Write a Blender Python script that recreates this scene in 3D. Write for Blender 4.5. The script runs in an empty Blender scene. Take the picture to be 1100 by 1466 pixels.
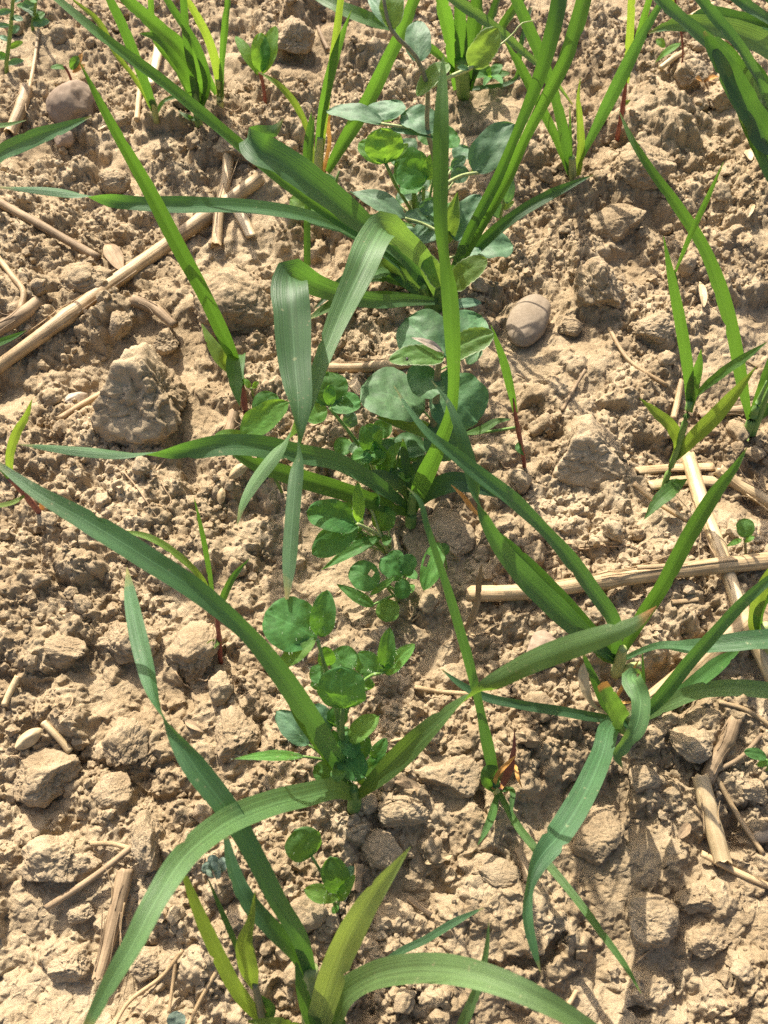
import bpy, bmesh, math, random
import numpy as np
from mathutils import Vector, noise as mnoise

random.seed(7)
RNG = np.random.default_rng(11)
scene = bpy.context.scene
COL = scene.collection

# ------------------------------------------------------------------ camera
CAM_H = 0.44                       # metres above the mean soil level
PITCH = math.radians(57)           # below the horizon
VFOV = math.radians(58)
IMG_W, IMG_H = 1100.0, 1466.0
FPX = (IMG_H / 2) / math.tan(VFOV / 2)
cam_d = bpy.data.cameras.new('camera')
cam_d.sensor_fit = 'VERTICAL'
cam_d.sensor_height = 24.0
cam_d.lens = 12.0 / math.tan(VFOV / 2)
cam_d.clip_start = 0.01
cam_d.clip_end = 200
cam_d.dof.use_dof = True
cam_d.dof.focus_distance = 0.50
cam_d.dof.aperture_fstop = 14.0
cam = bpy.data.objects.new('camera', cam_d)
cam.location = (0, 0, CAM_H)
cam.rotation_euler = (math.pi / 2 - PITCH, 0, 0)
COL.objects.link(cam)
scene.camera = cam

# ------------------------------------------------------------------ sky, sun, exposure
SUN_EL = math.radians(43)
SUN_AZ = math.radians(-20)         # from straight ahead (+Y), negative = towards -X
world = bpy.data.worlds.new('World')
scene.world = world
world.use_nodes = True
wn = world.node_tree.nodes
sky = wn.new('ShaderNodeTexSky')
sky.sky_type = 'NISHITA'
sky.sun_disc = False
sky.sun_elevation = SUN_EL
sky.sun_rotation = SUN_AZ
sky.dust_density = 5.0
sky.air_density = 0.8
sky.ozone_density = 0.6
wn['Background'].inputs['Strength'].default_value = 0.115
world.node_tree.links.new(sky.outputs[0], wn['Background'].inputs['Color'])
sun_d = bpy.data.lights.new('sun', 'SUN')
sun_d.energy = 5.0
sun_d.angle = math.radians(0.55)
sun_d.color = (1.0, 0.93, 0.82)
sun = bpy.data.objects.new('sun', sun_d)
sun_dir = Vector((math.sin(SUN_AZ) * math.cos(SUN_EL), math.cos(SUN_AZ) * math.cos(SUN_EL), math.sin(SUN_EL)))
sun.rotation_euler = sun_dir.to_track_quat('Z', 'Y').to_euler()
sun.location = sun_dir * 3
COL.objects.link(sun)
vs = scene.view_settings
vs.view_transform = 'Standard'
vs.look = 'None'
vs.exposure = 0.96
vs.gamma = 1.0
vs.use_curve_mapping = False
scene.cycles.use_denoising = False
scene.cycles.max_bounces = 8
scene.cycles.transmission_bounces = 6

# ------------------------------------------------------------------ pixel -> place
FWD = np.array([0, math.cos(PITCH), -math.sin(PITCH)])
UP = np.array([0, math.sin(PITCH), math.cos(PITCH)])
RIGHT = np.array([1.0, 0, 0])
CAM = np.array([0, 0, CAM_H])


def ray(px, py):
    return RIGHT * ((px - IMG_W / 2) / FPX) + UP * ((IMG_H / 2 - py) / FPX) + FWD


def on_plane(px, py, z):
    d = ray(px, py)
    return CAM + d * ((z - CAM_H) / d[2])


# ------------------------------------------------------------------ materials
def new_mat(name):
    m = bpy.data.materials.new(name)
    m.use_nodes = True
    nt = m.node_tree
    nt.nodes.clear()
    return m, nt, nt.nodes, nt.links


def nd(ns, t, **kw):
    n = ns.new(t)
    for k, v in kw.items():
        setattr(n, k, v)
    return n


def mixc(ns, lk, fac, a, b, blend='MIX'):
    n = ns.new('ShaderNodeMix')
    n.data_type = 'RGBA'
    n.blend_type = blend
    for s, v in ((n.inputs[0], fac), (n.inputs[6], a), (n.inputs[7], b)):
        if isinstance(v, (int, float)):
            s.default_value = v
        elif isinstance(v, tuple):
            s.default_value = (*v, 1) if len(v) == 3 else v
        else:
            lk.new(v, s)
    return n.outputs[2]


def math_n(ns, lk, op, a, b=None, clamp=False):
    n = ns.new('ShaderNodeMath')
    n.operation = op
    n.use_clamp = clamp
    for i, v in enumerate((a, b)):
        if v is None:
            continue
        if isinstance(v, (int, float)):
            n.inputs[i].default_value = v
        else:
            lk.new(v, n.inputs[i])
    return n.outputs[0]


def ramp(ns, lk, fac, stops):
    n = ns.new('ShaderNodeValToRGB')
    el = n.color_ramp.elements
    while len(el) > 1:
        el.remove(el[-1])
    el[0].position = stops[0][0]
    el[0].color = (*stops[0][1], 1)
    for p, c in stops[1:]:
        e = el.new(p)
        e.color = (*c, 1)
    lk.new(fac, n.inputs[0])
    return n.outputs[0]


def noise_n(ns, lk, vec, scale, detail=4, rough=0.55, dist=0.0):
    n = ns.new('ShaderNodeTexNoise')
    n.inputs['Scale'].default_value = scale
    n.inputs['Detail'].default_value = detail
    n.inputs['Roughness'].default_value = rough
    n.inputs['Distortion'].default_value = dist
    if vec is not None:
        lk.new(vec, n.inputs['Vector'])
    return n.outputs[0]


def soil_material(name, dark, mid, light, obj_space=False, bump=1.0):
    m, nt, ns, lk = new_mat(name)
    tc = ns.new('ShaderNodeTexCoord')
    geo = ns.new('ShaderNodeNewGeometry')
    vec = geo.outputs['Position']
    n1 = noise_n(ns, lk, vec, 11, 5, 0.65, 0.6)
    n2 = noise_n(ns, lk, vec, 75, 5, 0.6)
    n3 = noise_n(ns, lk, vec, 620, 6, 0.7)
    f = math_n(ns, lk, 'ADD', math_n(ns, lk, 'MULTIPLY', n1, 0.55), math_n(ns, lk, 'MULTIPLY', n2, 0.34))
    f = math_n(ns, lk, 'ADD', f, math_n(ns, lk, 'MULTIPLY', n3, 0.22))
    c = ramp(ns, lk, f, [(0.36, dark), (0.52, mid), (0.68, light)])
    n4 = noise_n(ns, lk, vec, 2300, 3, 0.6)
    speck = math_n(ns, lk, 'MULTIPLY', math_n(ns, lk, 'SUBTRACT', n4, 0.5), 0.8)
    hs = ns.new('ShaderNodeHueSaturation')
    lk.new(c, hs.inputs['Color'])
    lk.new(math_n(ns, lk, 'ADD', speck, 1.0), hs.inputs['Value'])
    oi = ns.new('ShaderNodeObjectInfo')
    b = ns.new('ShaderNodeBsdfPrincipled')
    lk.new(hs.outputs[0], b.inputs['Base Color'])
    b.inputs['Roughness'].default_value = 0.95
    b.inputs['Specular IOR Level'].default_value = 0.12
    b1 = ns.new('ShaderNodeBump')
    b1.inputs['Distance'].default_value = 0.0016 * bump
    b1.inputs['Strength'].default_value = 0.8
    lk.new(n3, b1.inputs['Height'])
    b2 = ns.new('ShaderNodeBump')
    b2.inputs['Distance'].default_value = 0.0005 * bump
    b2.inputs['Strength'].default_value = 0.8
    lk.new(n4, b2.inputs['Height'])
    lk.new(b1.outputs[0], b2.inputs['Normal'])
    lk.new(b2.outputs[0], b.inputs['Normal'])
    o = ns.new('ShaderNodeOutputMaterial')
    lk.new(b.outputs[0], o.inputs[0])
    return m


def leaf_material(name, base, glow, trans=0.42, rough=0.42, spec=0.4, veins='parallel', bloom=0.0,
                  edge=None, tip=None, basecol=None, spots=0.0, vary=0.10):
    """base = reflected colour, glow = colour of light coming through; uv: u across, v from foot to tip"""
    m, nt, ns, lk = new_mat(name)
    uv = ns.new('ShaderNodeUVMap')
    sep = ns.new('ShaderNodeSeparateXYZ')
    lk.new(uv.outputs[0], sep.inputs[0])
    u, v = sep.outputs[0], sep.outputs[1]
    geo = ns.new('ShaderNodeNewGeometry')
    oi = ns.new('ShaderNodeObjectInfo')
    mp = ns.new('ShaderNodeMapping')
    lk.new(uv.outputs[0], mp.inputs[0])
    au = math_n(ns, lk, 'ABSOLUTE', math_n(ns, lk, 'SUBTRACT', u, 0.5))
    big = noise_n(ns, lk, geo.outputs['Position'], 55, 3)
    if veins == 'parallel':
        mp.inputs['Scale'].default_value = (26, 1.1, 1)
        vn = noise_n(ns, lk, mp.outputs[0], 1.0, 3, 0.6)
    else:
        # side veins run out from the midrib, with a fine network between
        w = ns.new('ShaderNodeTexWave')
        w.wave_type = 'BANDS'
        w.bands_direction = 'Y'
        w.inputs['Scale'].default_value = 2.6
        w.inputs['Distortion'].default_value = 1.2
        w.inputs['Detail'].default_value = 1.5
        cmb = ns.new('ShaderNodeCombineXYZ')
        lk.new(u, cmb.inputs[0])
        lk.new(math_n(ns, lk, 'SUBTRACT', v, math_n(ns, lk, 'MULTIPLY', au, 0.7)), cmb.inputs[1])
        lk.new(cmb.outputs[0], w.inputs['Vector'])
        net = noise_n(ns, lk, geo.outputs['Position'], 260, 5, 0.65)
        vn = math_n(ns, lk, 'ADD', math_n(ns, lk, 'MULTIPLY', w.outputs['Fac'], 0.075), math_n(ns, lk, 'MULTIPLY', net, 0.93))
    dk = tuple(x * 0.50 for x in base)
    lt = tuple(min(1, x * 1.45) for x in base)
    mixf = math_n(ns, lk, 'ADD', math_n(ns, lk, 'MULTIPLY', vn, 0.75), math_n(ns, lk, 'MULTIPLY', big, 0.35))
    c = ramp(ns, lk, mixf, [(0.36, dk), (0.56, base), (0.76, lt)])
    g = mixc(ns, lk, math_n(ns, lk, 'MULTIPLY', vn, 0.55), glow, tuple(x * 0.6 for x in glow))
    # midrib: a narrow paler line
    rib = math_n(ns, lk, 'SUBTRACT', 1.0, math_n(ns, lk, 'MULTIPLY', au, 26 if veins == 'parallel' else 32), clamp=True)
    ribc = tuple(min(1, x * 1.5 + 0.02) for x in base)
    c = mixc(ns, lk, math_n(ns, lk, 'MULTIPLY', rib, 0.75), c, ribc)
    if bloom:   # waxy bluish bloom on the leaf skin
        bl = noise_n(ns, lk, geo.outputs['Position'], 130, 4, 0.6)
        c = mixc(ns, lk, math_n(ns, lk, 'MULTIPLY', bl, bloom * 0.75), c, (0.27, 0.40, 0.30))
    if basecol:
        fb = math_n(ns, lk, 'SUBTRACT', 1.0, math_n(ns, lk, 'MULTIPLY', v, 5.0), clamp=True)
        c = mixc(ns, lk, fb, c, basecol)
    if edge:
        fe = math_n(ns, lk, 'MULTIPLY', math_n(ns, lk, 'SUBTRACT', au, 0.455), 40.0, clamp=True)
        c = mixc(ns, lk, fe, c, edge)
    if spots:
        sp = noise_n(ns, lk, geo.outputs['Position'], 260, 2, 0.5)
        fs = math_n(ns, lk, 'MULTIPLY', math_n(ns, lk, 'SUBTRACT', sp, 0.70), 16.0, clamp=True)
        c = mixc(ns, lk, math_n(ns, lk, 'MULTIPLY', fs, spots), c, (0.50, 0.46, 0.24))
    if tip:
        wob = noise_n(ns, lk, geo.outputs['Position'], 160, 3)
        vv = math_n(ns, lk, 'ADD', v, math_n(ns, lk, 'MULTIPLY', math_n(ns, lk, 'SUBTRACT', wob, 0.5), 0.10))
        ft = math_n(ns, lk, 'MULTIPLY', math_n(ns, lk, 'SUBTRACT', vv, tip[0]), 14.0, clamp=True)
        c = mixc(ns, lk, ft, c, tip[1])
        g = mixc(ns, lk, ft, g, tip[1])
    # soil dust and splashes stuck to the skin
    d1 = noise_n(ns, lk, geo.outputs['Position'], 750, 2, 0.5)
    d2 = noise_n(ns, lk, geo.outputs['Position'], 40, 3, 0.6)
    dthr = math_n(ns, lk, 'SUBTRACT', math_n(ns, lk, 'ADD', d1, math_n(ns, lk, 'MULTIPLY', d2, 0.5)), 0.98)
    c = mixc(ns, lk, math_n(ns, lk, 'MULTIPLY', math_n(ns, lk, 'MULTIPLY', dthr, 14.0, clamp=True), 0.6), c, (0.36, 0.28, 0.17))
    c = mixc(ns, lk, math_n(ns, lk, 'MULTIPLY', d2, 0.05), c, (0.36, 0.29, 0.17))
    hs = ns.new('ShaderNodeHueSaturation')
    lk.new(c, hs.inputs['Color'])
    r = math_n(ns, lk, 'SUBTRACT', oi.outputs['Random'], 0.5)
    lk.new(math_n(ns, lk, 'ADD', 0.5, math_n(ns, lk, 'MULTIPLY', r, 0.03)), hs.inputs['Hue'])
    lk.new(math_n(ns, lk, 'ADD', 1.0, math_n(ns, lk, 'MULTIPLY', r, vary * 2)), hs.inputs['Value'])
    b = ns.new('ShaderNodeBsdfPrincipled')
    lk.new(hs.outputs[0], b.inputs['Base Color'])
    rn = math_n(ns, lk, 'ADD', rough + 0.0, math_n(ns, lk, 'MULTIPLY', big, 0.16))
    lk.new(rn, b.inputs['Roughness'])
    b.inputs['Specular IOR Level'].default_value = spec
    bp = ns.new('ShaderNodeBump')
    bp.inputs['Distance'].default_value = 0.0005 if veins == 'parallel' else 0.0005
    bp.inputs['Strength'].default_value = 0.7
    lk.new(vn, bp.inputs['Height'])
    lk.new(bp.outputs[0], b.inputs['Normal'])
    t = ns.new('ShaderNodeBsdfTranslucent')
    lk.new(g, t.inputs['Color'])
    lk.new(bp.outputs[0], t.inputs['Normal'])
    mx = ns.new('ShaderNodeMixShader')
    mx.inputs[0].default_value = trans
    lk.new(b.outputs[0], mx.inputs[1])
    lk.new(t.outputs[0], mx.inputs[2])
    o = ns.new('ShaderNodeOutputMaterial')
    lk.new(mx.outputs[0], o.inputs[0])
    return m


def plain_material(name, c1, c2, scale=(1, 1), rough=0.6, spec=0.3, bump=0.0004, nscale=300, stretch_uv=False, trans=0.0):
    m, nt, ns, lk = new_mat(name)
    geo = ns.new('ShaderNodeNewGeometry')
    if stretch_uv:
        uv = ns.new('ShaderNodeUVMap')
        mp = ns.new('ShaderNodeMapping')
        mp.inputs['Scale'].default_value = (scale[0], scale[1], 1)
        lk.new(uv.outputs[0], mp.inputs[0])
        n1 = noise_n(ns, lk, mp.outputs[0], 1.0, 5, 0.65)
    else:
        n1 = noise_n(ns, lk, geo.outputs['Position'], nscale, 5, 0.6)
    n2 = noise_n(ns, lk, geo.outputs['Position'], 60, 4, 0.6)
    n3 = noise_n(ns, lk, geo.outputs['Position'], 700, 3, 0.6)
    f = math_n(ns, lk, 'ADD', math_n(ns, lk, 'MULTIPLY', n1, 0.55), math_n(ns, lk, 'MULTIPLY', n2, 0.45))
    c = ramp(ns, lk, f, [(0.36, c1), (0.62, c2)])
    oi = ns.new('ShaderNodeObjectInfo')
    hs = ns.new('ShaderNodeHueSaturation')
    lk.new(c, hs.inputs['Color'])
    r = math_n(ns, lk, 'SUBTRACT', oi.outputs['Random'], 0.5)
    lk.new(math_n(ns, lk, 'ADD', 1.0, math_n(ns, lk, 'MULTIPLY', r, 0.3)), hs.inputs['Value'])
    b = ns.new('ShaderNodeBsdfPrincipled')
    lk.new(hs.outputs[0], b.inputs['Base Color'])
    b.inputs['Roughness'].default_value = rough
    b.inputs['Specular IOR Level'].default_value = spec
    bp = ns.new('ShaderNodeBump')
    bp.inputs['Distance'].default_value = bump
    bp.inputs['Strength'].default_value = 0.7
    lk.new(math_n(ns, lk, 'ADD', n1, math_n(ns, lk, 'MULTIPLY', n3, 0.3)), bp.inputs['Height'])
    lk.new(bp.outputs[0], b.inputs['Normal'])
    o = ns.new('ShaderNodeOutputMaterial')
    if trans:
        t = ns.new('ShaderNodeBsdfTranslucent')
        lk.new(hs.outputs[0], t.inputs['Color'])
        mx = ns.new('ShaderNodeMixShader')
        mx.inputs[0].default_value = trans
        lk.new(b.outputs[0], mx.inputs[1])
        lk.new(t.outputs[0], mx.inputs[2])
        lk.new(mx.outputs[0], o.inputs[0])
    else:
        lk.new(b.outputs[0], o.inputs[0])
    return m


M = {}
M['soil'] = soil_material('dry_soil', (0.178, 0.124, 0.070), (0.343, 0.256, 0.152), (0.485, 0.382, 0.245))
M['clod'] = soil_material('dry_clod', (0.180, 0.126, 0.072), (0.340, 0.254, 0.152), (0.470, 0.368, 0.236), bump=0.9)
M['oat'] = leaf_material('oat_leaf', (0.040, 0.112, 0.036), (0.133, 0.312, 0.027), trans=0.36, rough=0.40, bloom=0.15, spots=0.35, tip=(0.955, (0.34, 0.26, 0.08)))
M['oat_pale'] = leaf_material('oat_leaf_pale', (0.082, 0.175, 0.050), (0.22, 0.39, 0.04), trans=0.36, rough=0.42, bloom=0.16, spots=0.35, tip=(0.955, (0.34, 0.26, 0.08)))
M['oat_tip'] = leaf_material('oat_leaf_brown_tip', (0.054, 0.133, 0.040), (0.218, 0.390, 0.031), trans=0.40, tip=(0.93, (0.42, 0.22, 0.06)), spots=0.2)
M['oat_dark'] = leaf_material('oat_leaf_dark', (0.027, 0.083, 0.029), (0.117, 0.281, 0.016), trans=0.32, rough=0.42, bloom=0.08, spots=0.2, tip=(0.955, (0.34, 0.26, 0.08)))
M['grass'] = leaf_material('grass_leaf', (0.056, 0.146, 0.030), (0.14, 0.31, 0.022), trans=0.41, rough=0.42, tip=(0.97, (0.36, 0.30, 0.08)), spots=0.25)
M['grass_yellow'] = leaf_material('grass_leaf_yellow', (0.125, 0.22, 0.036), (0.30, 0.44, 0.035), trans=0.42, rough=0.42, spots=0.2)
M['grass_pale'] = leaf_material('grass_leaf_pale', (0.20, 0.29, 0.075), (0.36, 0.48, 0.06), trans=0.38, rough=0.45, spots=0.35)
M['grass_tipped'] = leaf_material('grass_leaf_dry_tip', (0.058, 0.137, 0.032), (0.172, 0.343, 0.031), trans=0.42, tip=(0.86, (0.42, 0.22, 0.05)))
M['pea'] = leaf_material('pea_leaf', (0.070, 0.165, 0.070), (0.16, 0.36, 0.05), trans=0.28, rough=0.5, veins='net', bloom=0.42, vary=0.16, spots=0.2)
M['pea_light'] = leaf_material('pea_leaf_underside', (0.094, 0.194, 0.043), (0.312, 0.484, 0.047), trans=0.45, rough=0.5, veins='net', edge=(0.45, 0.52, 0.30))
M['pea_green'] = leaf_material('pea_leaf_green', (0.062, 0.155, 0.048), (0.17, 0.38, 0.04), trans=0.30, rough=0.5, veins='net', bloom=0.24, vary=0.2, spots=0.2)
M['clover'] = leaf_material('clover_leaf', (0.055, 0.165, 0.034), (0.21, 0.46, 0.03), trans=0.40, rough=0.55, spec=0.3, veins='net', bloom=0.10, vary=0.16)
M['clover_light'] = leaf_material('clover_leaf_light', (0.09, 0.235, 0.04), (0.32, 0.58, 0.04), trans=0.46, rough=0.55, spec=0.3, veins='net', bloom=0.06)
M['stem'] = plain_material('green_stem', (0.11, 0.22, 0.05), (0.22, 0.34, 0.09), rough=0.5, trans=0.12)
M['stem_pale'] = plain_material('pale_stem', (0.30, 0.36, 0.12), (0.42, 0.46, 0.20), rough=0.5, trans=0.12)
M['stem_red'] = plain_material('red_stem', (0.16, 0.035, 0.03), (0.28, 0.10, 0.06), rough=0.45)
M['stem_brown'] = plain_material('brown_green_stem', (0.17, 0.15, 0.08), (0.24, 0.24, 0.12), rough=0.5)
M['hair'] = plain_material('leaf_hair', (0.50, 0.58, 0.40), (0.62, 0.68, 0.5), rough=0.5, trans=0.3)
M['straw'] = plain_material('dry_straw', (0.20, 0.125, 0.055), (0.58, 0.42, 0.23), scale=(22, 2.2), rough=0.55, spec=0.35, stretch_uv=True, bump=0.0007)
M['straw_pale'] = plain_material('bleached_straw', (0.32, 0.22, 0.105), (0.62, 0.475, 0.27), scale=(18, 1.8), rough=0.42, spec=0.45, stretch_uv=True, bump=0.0006)
M['straw_grey'] = plain_material('weathered_straw', (0.13, 0.085, 0.045), (0.42, 0.30, 0.175), scale=(22, 2.2), rough=0.7, stretch_uv=True)
M['husk'] = plain_material('dry_husk', (0.34, 0.24, 0.125), (0.56, 0.43, 0.25), rough=0.55, nscale=200)
M['dry_leaf'] = plain_material('dry_orange_leaf', (0.45, 0.20, 0.04), (0.62, 0.34, 0.10), rough=0.55, trans=0.2)
M['root'] = plain_material('root_fibre', (0.30, 0.20, 0.11), (0.46, 0.33, 0.19), rough=0.7)
M['pebble'] = plain_material('grey_brown_stone', (0.23, 0.175, 0.115), (0.31, 0.245, 0.17), rough=0.8, spec=0.3, bump=0.0002, nscale=500)
M['stone'] = plain_material('pinkish_stone', (0.24, 0.172, 0.115), (0.34, 0.255, 0.18), rough=0.9, bump=0.0003, nscale=260)
M['shell'] = plain_material('white_shell', (0.28, 0.22, 0.15), (0.44, 0.37, 0.28), rough=0.5, nscale=300)
M['insect'] = plain_material('dark_insect', (0.012, 0.01, 0.008), (0.03, 0.022, 0.015), rough=0.35)
M['grey_leaf'] = leaf_material('grey_green_leaf', (0.15, 0.20, 0.15), (0.2, 0.3, 0.15), trans=0.2, rough=0.6, veins='net', bloom=0.6)

# ------------------------------------------------------------------ scene helpers
def tag(o, label=None, cat=None, group=None, kind=None):
    if label: o['label'] = label
    if cat: o['category'] = cat
    if group: o['group'] = group
    if kind: o['kind'] = kind
    return o


def mesh_obj(name, verts, faces, mat, parent=None, uvs=None, smooth=True):
    me = bpy.data.meshes.new(name)
    me.from_pydata([tuple(v) for v in verts], [], faces)
    if uvs is not None:
        lay = me.uv_layers.new(name='UVMap')
        li = np.empty(len(me.loops), dtype=np.int32)
        me.loops.foreach_get('vertex_index', li)
        lay.data.foreach_set('uv', np.asarray(uvs, dtype=np.float32)[li].ravel())
    me.polygons.foreach_set('use_smooth', [smooth] * len(me.polygons))
    me.materials.append(M[mat] if isinstance(mat, str) else mat)
    o = bpy.data.objects.new(name, me)
    COL.objects.link(o)
    if parent is not None:
        o.parent = parent
        o.matrix_parent_inverse = parent.matrix_world.inverted()
    return o


def cat_rom(P, n):
    """smooth curve through rows of P (any columns), n samples spread by length of the first two columns"""
    P = np.asarray(P, dtype=float)
    if len(P) == 2:
        t = np.linspace(0, 1, n)[:, None]
        return P[0] * (1 - t) + P[1] * t
    d = np.r_[0, np.cumsum(np.sqrt(((P[1:, :2] - P[:-1, :2]) ** 2).sum(1)) + 1e-6)]
    d /= d[-1]
    s = np.linspace(0, 1, n)
    # non-uniform cubic Hermite, slopes limited
    m = np.zeros_like(P)
    h = np.diff(d)[:, None]
    sl = np.diff(P, axis=0) / h
    m[1:-1] = (sl[:-1] * h[1:] + sl[1:] * h[:-1]) / (h[1:] + h[:-1])
    m[0], m[-1] = sl[0], sl[-1]
    i = np.clip(np.searchsorted(d, s, side='right') - 1, 0, len(d) - 2)
    hh = h[i]
    t = ((s - d[i])[:, None]) / hh
    return ((2 * t**3 - 3 * t**2 + 1) * P[i] + (t**3 - 2 * t**2 + t) * hh * m[i]
            + (-2 * t**3 + 3 * t**2) * P[i + 1] + (t**3 - t**2) * hh * m[i + 1])

# ------------------------------------------------------------------ the soil as a height map (metres)
R = 2560
CELL = 0.0006
SPAN = R * CELL
OX, OY = -SPAN / 2, -0.30
kx = np.fft.rfftfreq(R, CELL)[None, :]
ky = np.fft.fftfreq(R, CELL)[:, None]
KK = np.sqrt(kx * kx + ky * ky)
KK[0, 0] = 1e-9


def spectral(beta, lmin, lmax):
    w = RNG.standard_normal((R, R)).astype(np.float32)
    f = np.fft.rfft2(w)
    f *= KK ** (-beta) * ((KK > 1 / lmax) & (KK < 1 / lmin))
    o = np.fft.irfft2(f, s=(R, R)).astype(np.float32)
    return o / o.std()


def blur(a, sigma):
    return np.fft.irfft2(np.fft.rfft2(a) * np.exp(-2 * (math.pi * sigma * KK) ** 2), s=(R, R)).astype(np.float32)


low = spectral(1.6, 0.07, 0.5)
warpx = spectral(1.5, 0.0022, 0.03) * 0.0013
warpy = spectral(1.5, 0.0022, 0.03) * 0.0013
rough = spectral(1.25, 0.0016, 0.02)
ridge = np.abs(spectral(1.6, 0.002, 0.016))
crumbly = spectral(1.5, 0.04, 0.25)          # > 0: crumbs, < 0: smooth crust
HT = low * 0.0050 + spectral(1.8, 0.02, 0.09) * 0.0024


def gi(x, y):
    return int(round((x - OX) / CELL)), int(round((y - OY) / CELL))


def stamp(x, y, r, flat, embed):
    i, j = gi(x, y)
    k = int(r * 1.55 / CELL) + 2
    ix = np.arange(i - k, i + k + 1) % R
    iy = np.arange(j - k, j + k + 1) % R
    sl = np.ix_(iy, ix)
    off = np.arange(-k, k + 1) * CELL
    dx = off[None, :] + warpx[sl] * min(1.6, r / 0.008)
    dy = off[:, None] + warpy[sl] * min(1.6, r / 0.008)
    top = r * flat
    z = top + random.uniform(-0.3, 0.3) * dx + random.uniform(-0.3, 0.3) * dy
    nf = random.randint(5, 7)
    a0 = random.uniform(0, 6.28)
    for q in range(nf):
        a = a0 + 6.283 * (q + random.uniform(-0.3, 0.3)) / nf
        rr = r * random.uniform(0.72, 1.12)
        s = random.uniform(1.0, 2.6)
        z = np.minimum(z, top + s * (rr * 0.86 - (math.cos(a) * dx + math.sin(a) * dy)))
        # chamfer between top and side
        z = np.minimum(z, top + 0.45 * s * (rr * 0.55 - (math.cos(a + 0.3) * dx + math.sin(a + 0.3) * dy)))
    cur = HT[sl]
    b = float(cur[k - k // 3:k + k // 3 + 1, k - k // 3:k + k // 3 + 1].mean())
    HT[sl] = np.maximum(cur, b + z - embed * top)


def in_view(x, y, m=0.05):
    if y < -0.08 or y > 0.98:
        return False
    dep = y * math.cos(PITCH) + CAM_H * math.sin(PITCH)
    return abs(x) < dep * (550 / FPX) + m


def scatter_pts(n, mask=0.0):
    out = []
    while len(out) < n:
        y = random.uniform(-0.08, 0.98)
        x = random.uniform(-0.5, 0.5)
        if not in_view(x, y):
            continue
        i, j = gi(x, y)
        c = crumbly[j % R, i % R]
        if mask and random.random() > 1 / (1 + math.exp(-2.4 * mask * (c + 0.25))):
            continue
        out.append((x, y))
    return out


for q in range(420):                           # the whole field, seen or not
    stamp(random.uniform(OX, OX + SPAN), random.uniform(OY, OY + SPAN), random.uniform(0.016, 0.034), random.uniform(0.35, 0.62), random.uniform(0.25, 0.7))
for q in range(900):
    stamp(random.uniform(OX, OX + SPAN), random.uniform(OY, OY + SPAN), random.uniform(0.008, 0.016), random.uniform(0.4, 0.75), random.uniform(0.2, 0.6))
for x, y in scatter_pts(900, 0.6):
    stamp(x, y, random.uniform(0.006, 0.012), random.uniform(0.4, 0.8), random.uniform(0.1, 0.5))
for x, y in scatter_pts(4200, 1.6):
    stamp(x, y, random.uniform(0.003, 0.0062), random.uniform(0.5, 0.9), random.uniform(0.0, 0.4))
for x, y in scatter_pts(9000, 1.8):
    stamp(x, y, random.uniform(0.0016, 0.0032), random.uniform(0.5, 0.9), random.uniform(0.0, 0.3))
HT += rough * 0.00100 * (0.66 + 0.42 * np.tanh(1.6 * crumbly)) + (0.9 - ridge) * 0.0005
HT -= float(HT[gi(0, 0.0)[1]:gi(0, 0.8)[1], gi(-0.3, 0)[0]:gi(0.3, 0)[0]].mean())
SM = blur(HT, 0.010)


def crack(pts, depth=0.007, w=0.0013):
    P = cat_rom([on_plane(px, py, 0.003) for px, py in pts], 60)
    for k, p in enumerate(P):
        i, j = gi(p[0] + random.uniform(-1, 1) * 0.0008, p[1] + random.uniform(-1, 1) * 0.0008)
        n = 6
        ix, iy = np.arange(i - n, i + n + 1), np.arange(j - n, j + n + 1)
        sl = np.ix_(iy, ix)
        o = np.arange(-n, n + 1) * CELL
        d = np.sqrt(o[None, :] ** 2 + o[:, None] ** 2)
        taper = math.sin(math.pi * (k + 3) / 66)
        target = SM[sl] - depth * taper
        HT[sl] = np.where(d < w * (0.5 + 0.6 * taper), np.minimum(HT[sl], target), HT[sl])


for c in ([(45, 968), (75, 962), (110, 950), (140, 962)], [(700, 1392), (735, 1375), (775, 1372), (800, 1362), (815, 1345)],
          [(780, 1385), (798, 1350), (812, 1330)], [(915, 1440), (945, 1446)], [(680, 1390), (720, 1377)],
          [(770, 250), (790, 225), (800, 208)], [(670, 1105), (685, 1130), (700, 1165)], [(255, 950), (265, 990), (258, 1030)],
          [(1075, 650), (1095, 670)], [(575, 748), (580, 790), (578, 830)]):
    crack(c)


def sample(A, x, y):
    fx = (np.asarray(x) - OX) / CELL
    fy = (np.asarray(y) - OY) / CELL
    i = np.floor(fx).astype(np.int64)
    j = np.floor(fy).astype(np.int64)
    a, b = fx - i, fy - j
    i0, i1, j0, j1 = i % R, (i + 1) % R, j % R, (j + 1) % R
    return (A[j0, i0] * (1 - a) * (1 - b) + A[j0, i1] * a * (1 - b) + A[j1, i0] * (1 - a) * b + A[j1, i1] * a * b)


def on_soil(px, py, dz=0.0, A=None):
    """the point of the soil seen at a pixel, dz metres above it"""
    A = HT if A is None else A
    z = 0.0
    for _ in range(6):
        p = on_plane(px, py, z + dz)
        z = 0.5 * z + 0.5 * float(sample(A, p[0], p[1]))
    p = on_plane(px, py, z + dz)
    return p


def mm_per_px(p):
    return float(np.dot(np.asarray(p) - CAM, FWD)) / FPX


# ------------------------------------------------------------------ straw: lines first, so that the soil gives way under them
STRAW = []


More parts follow.
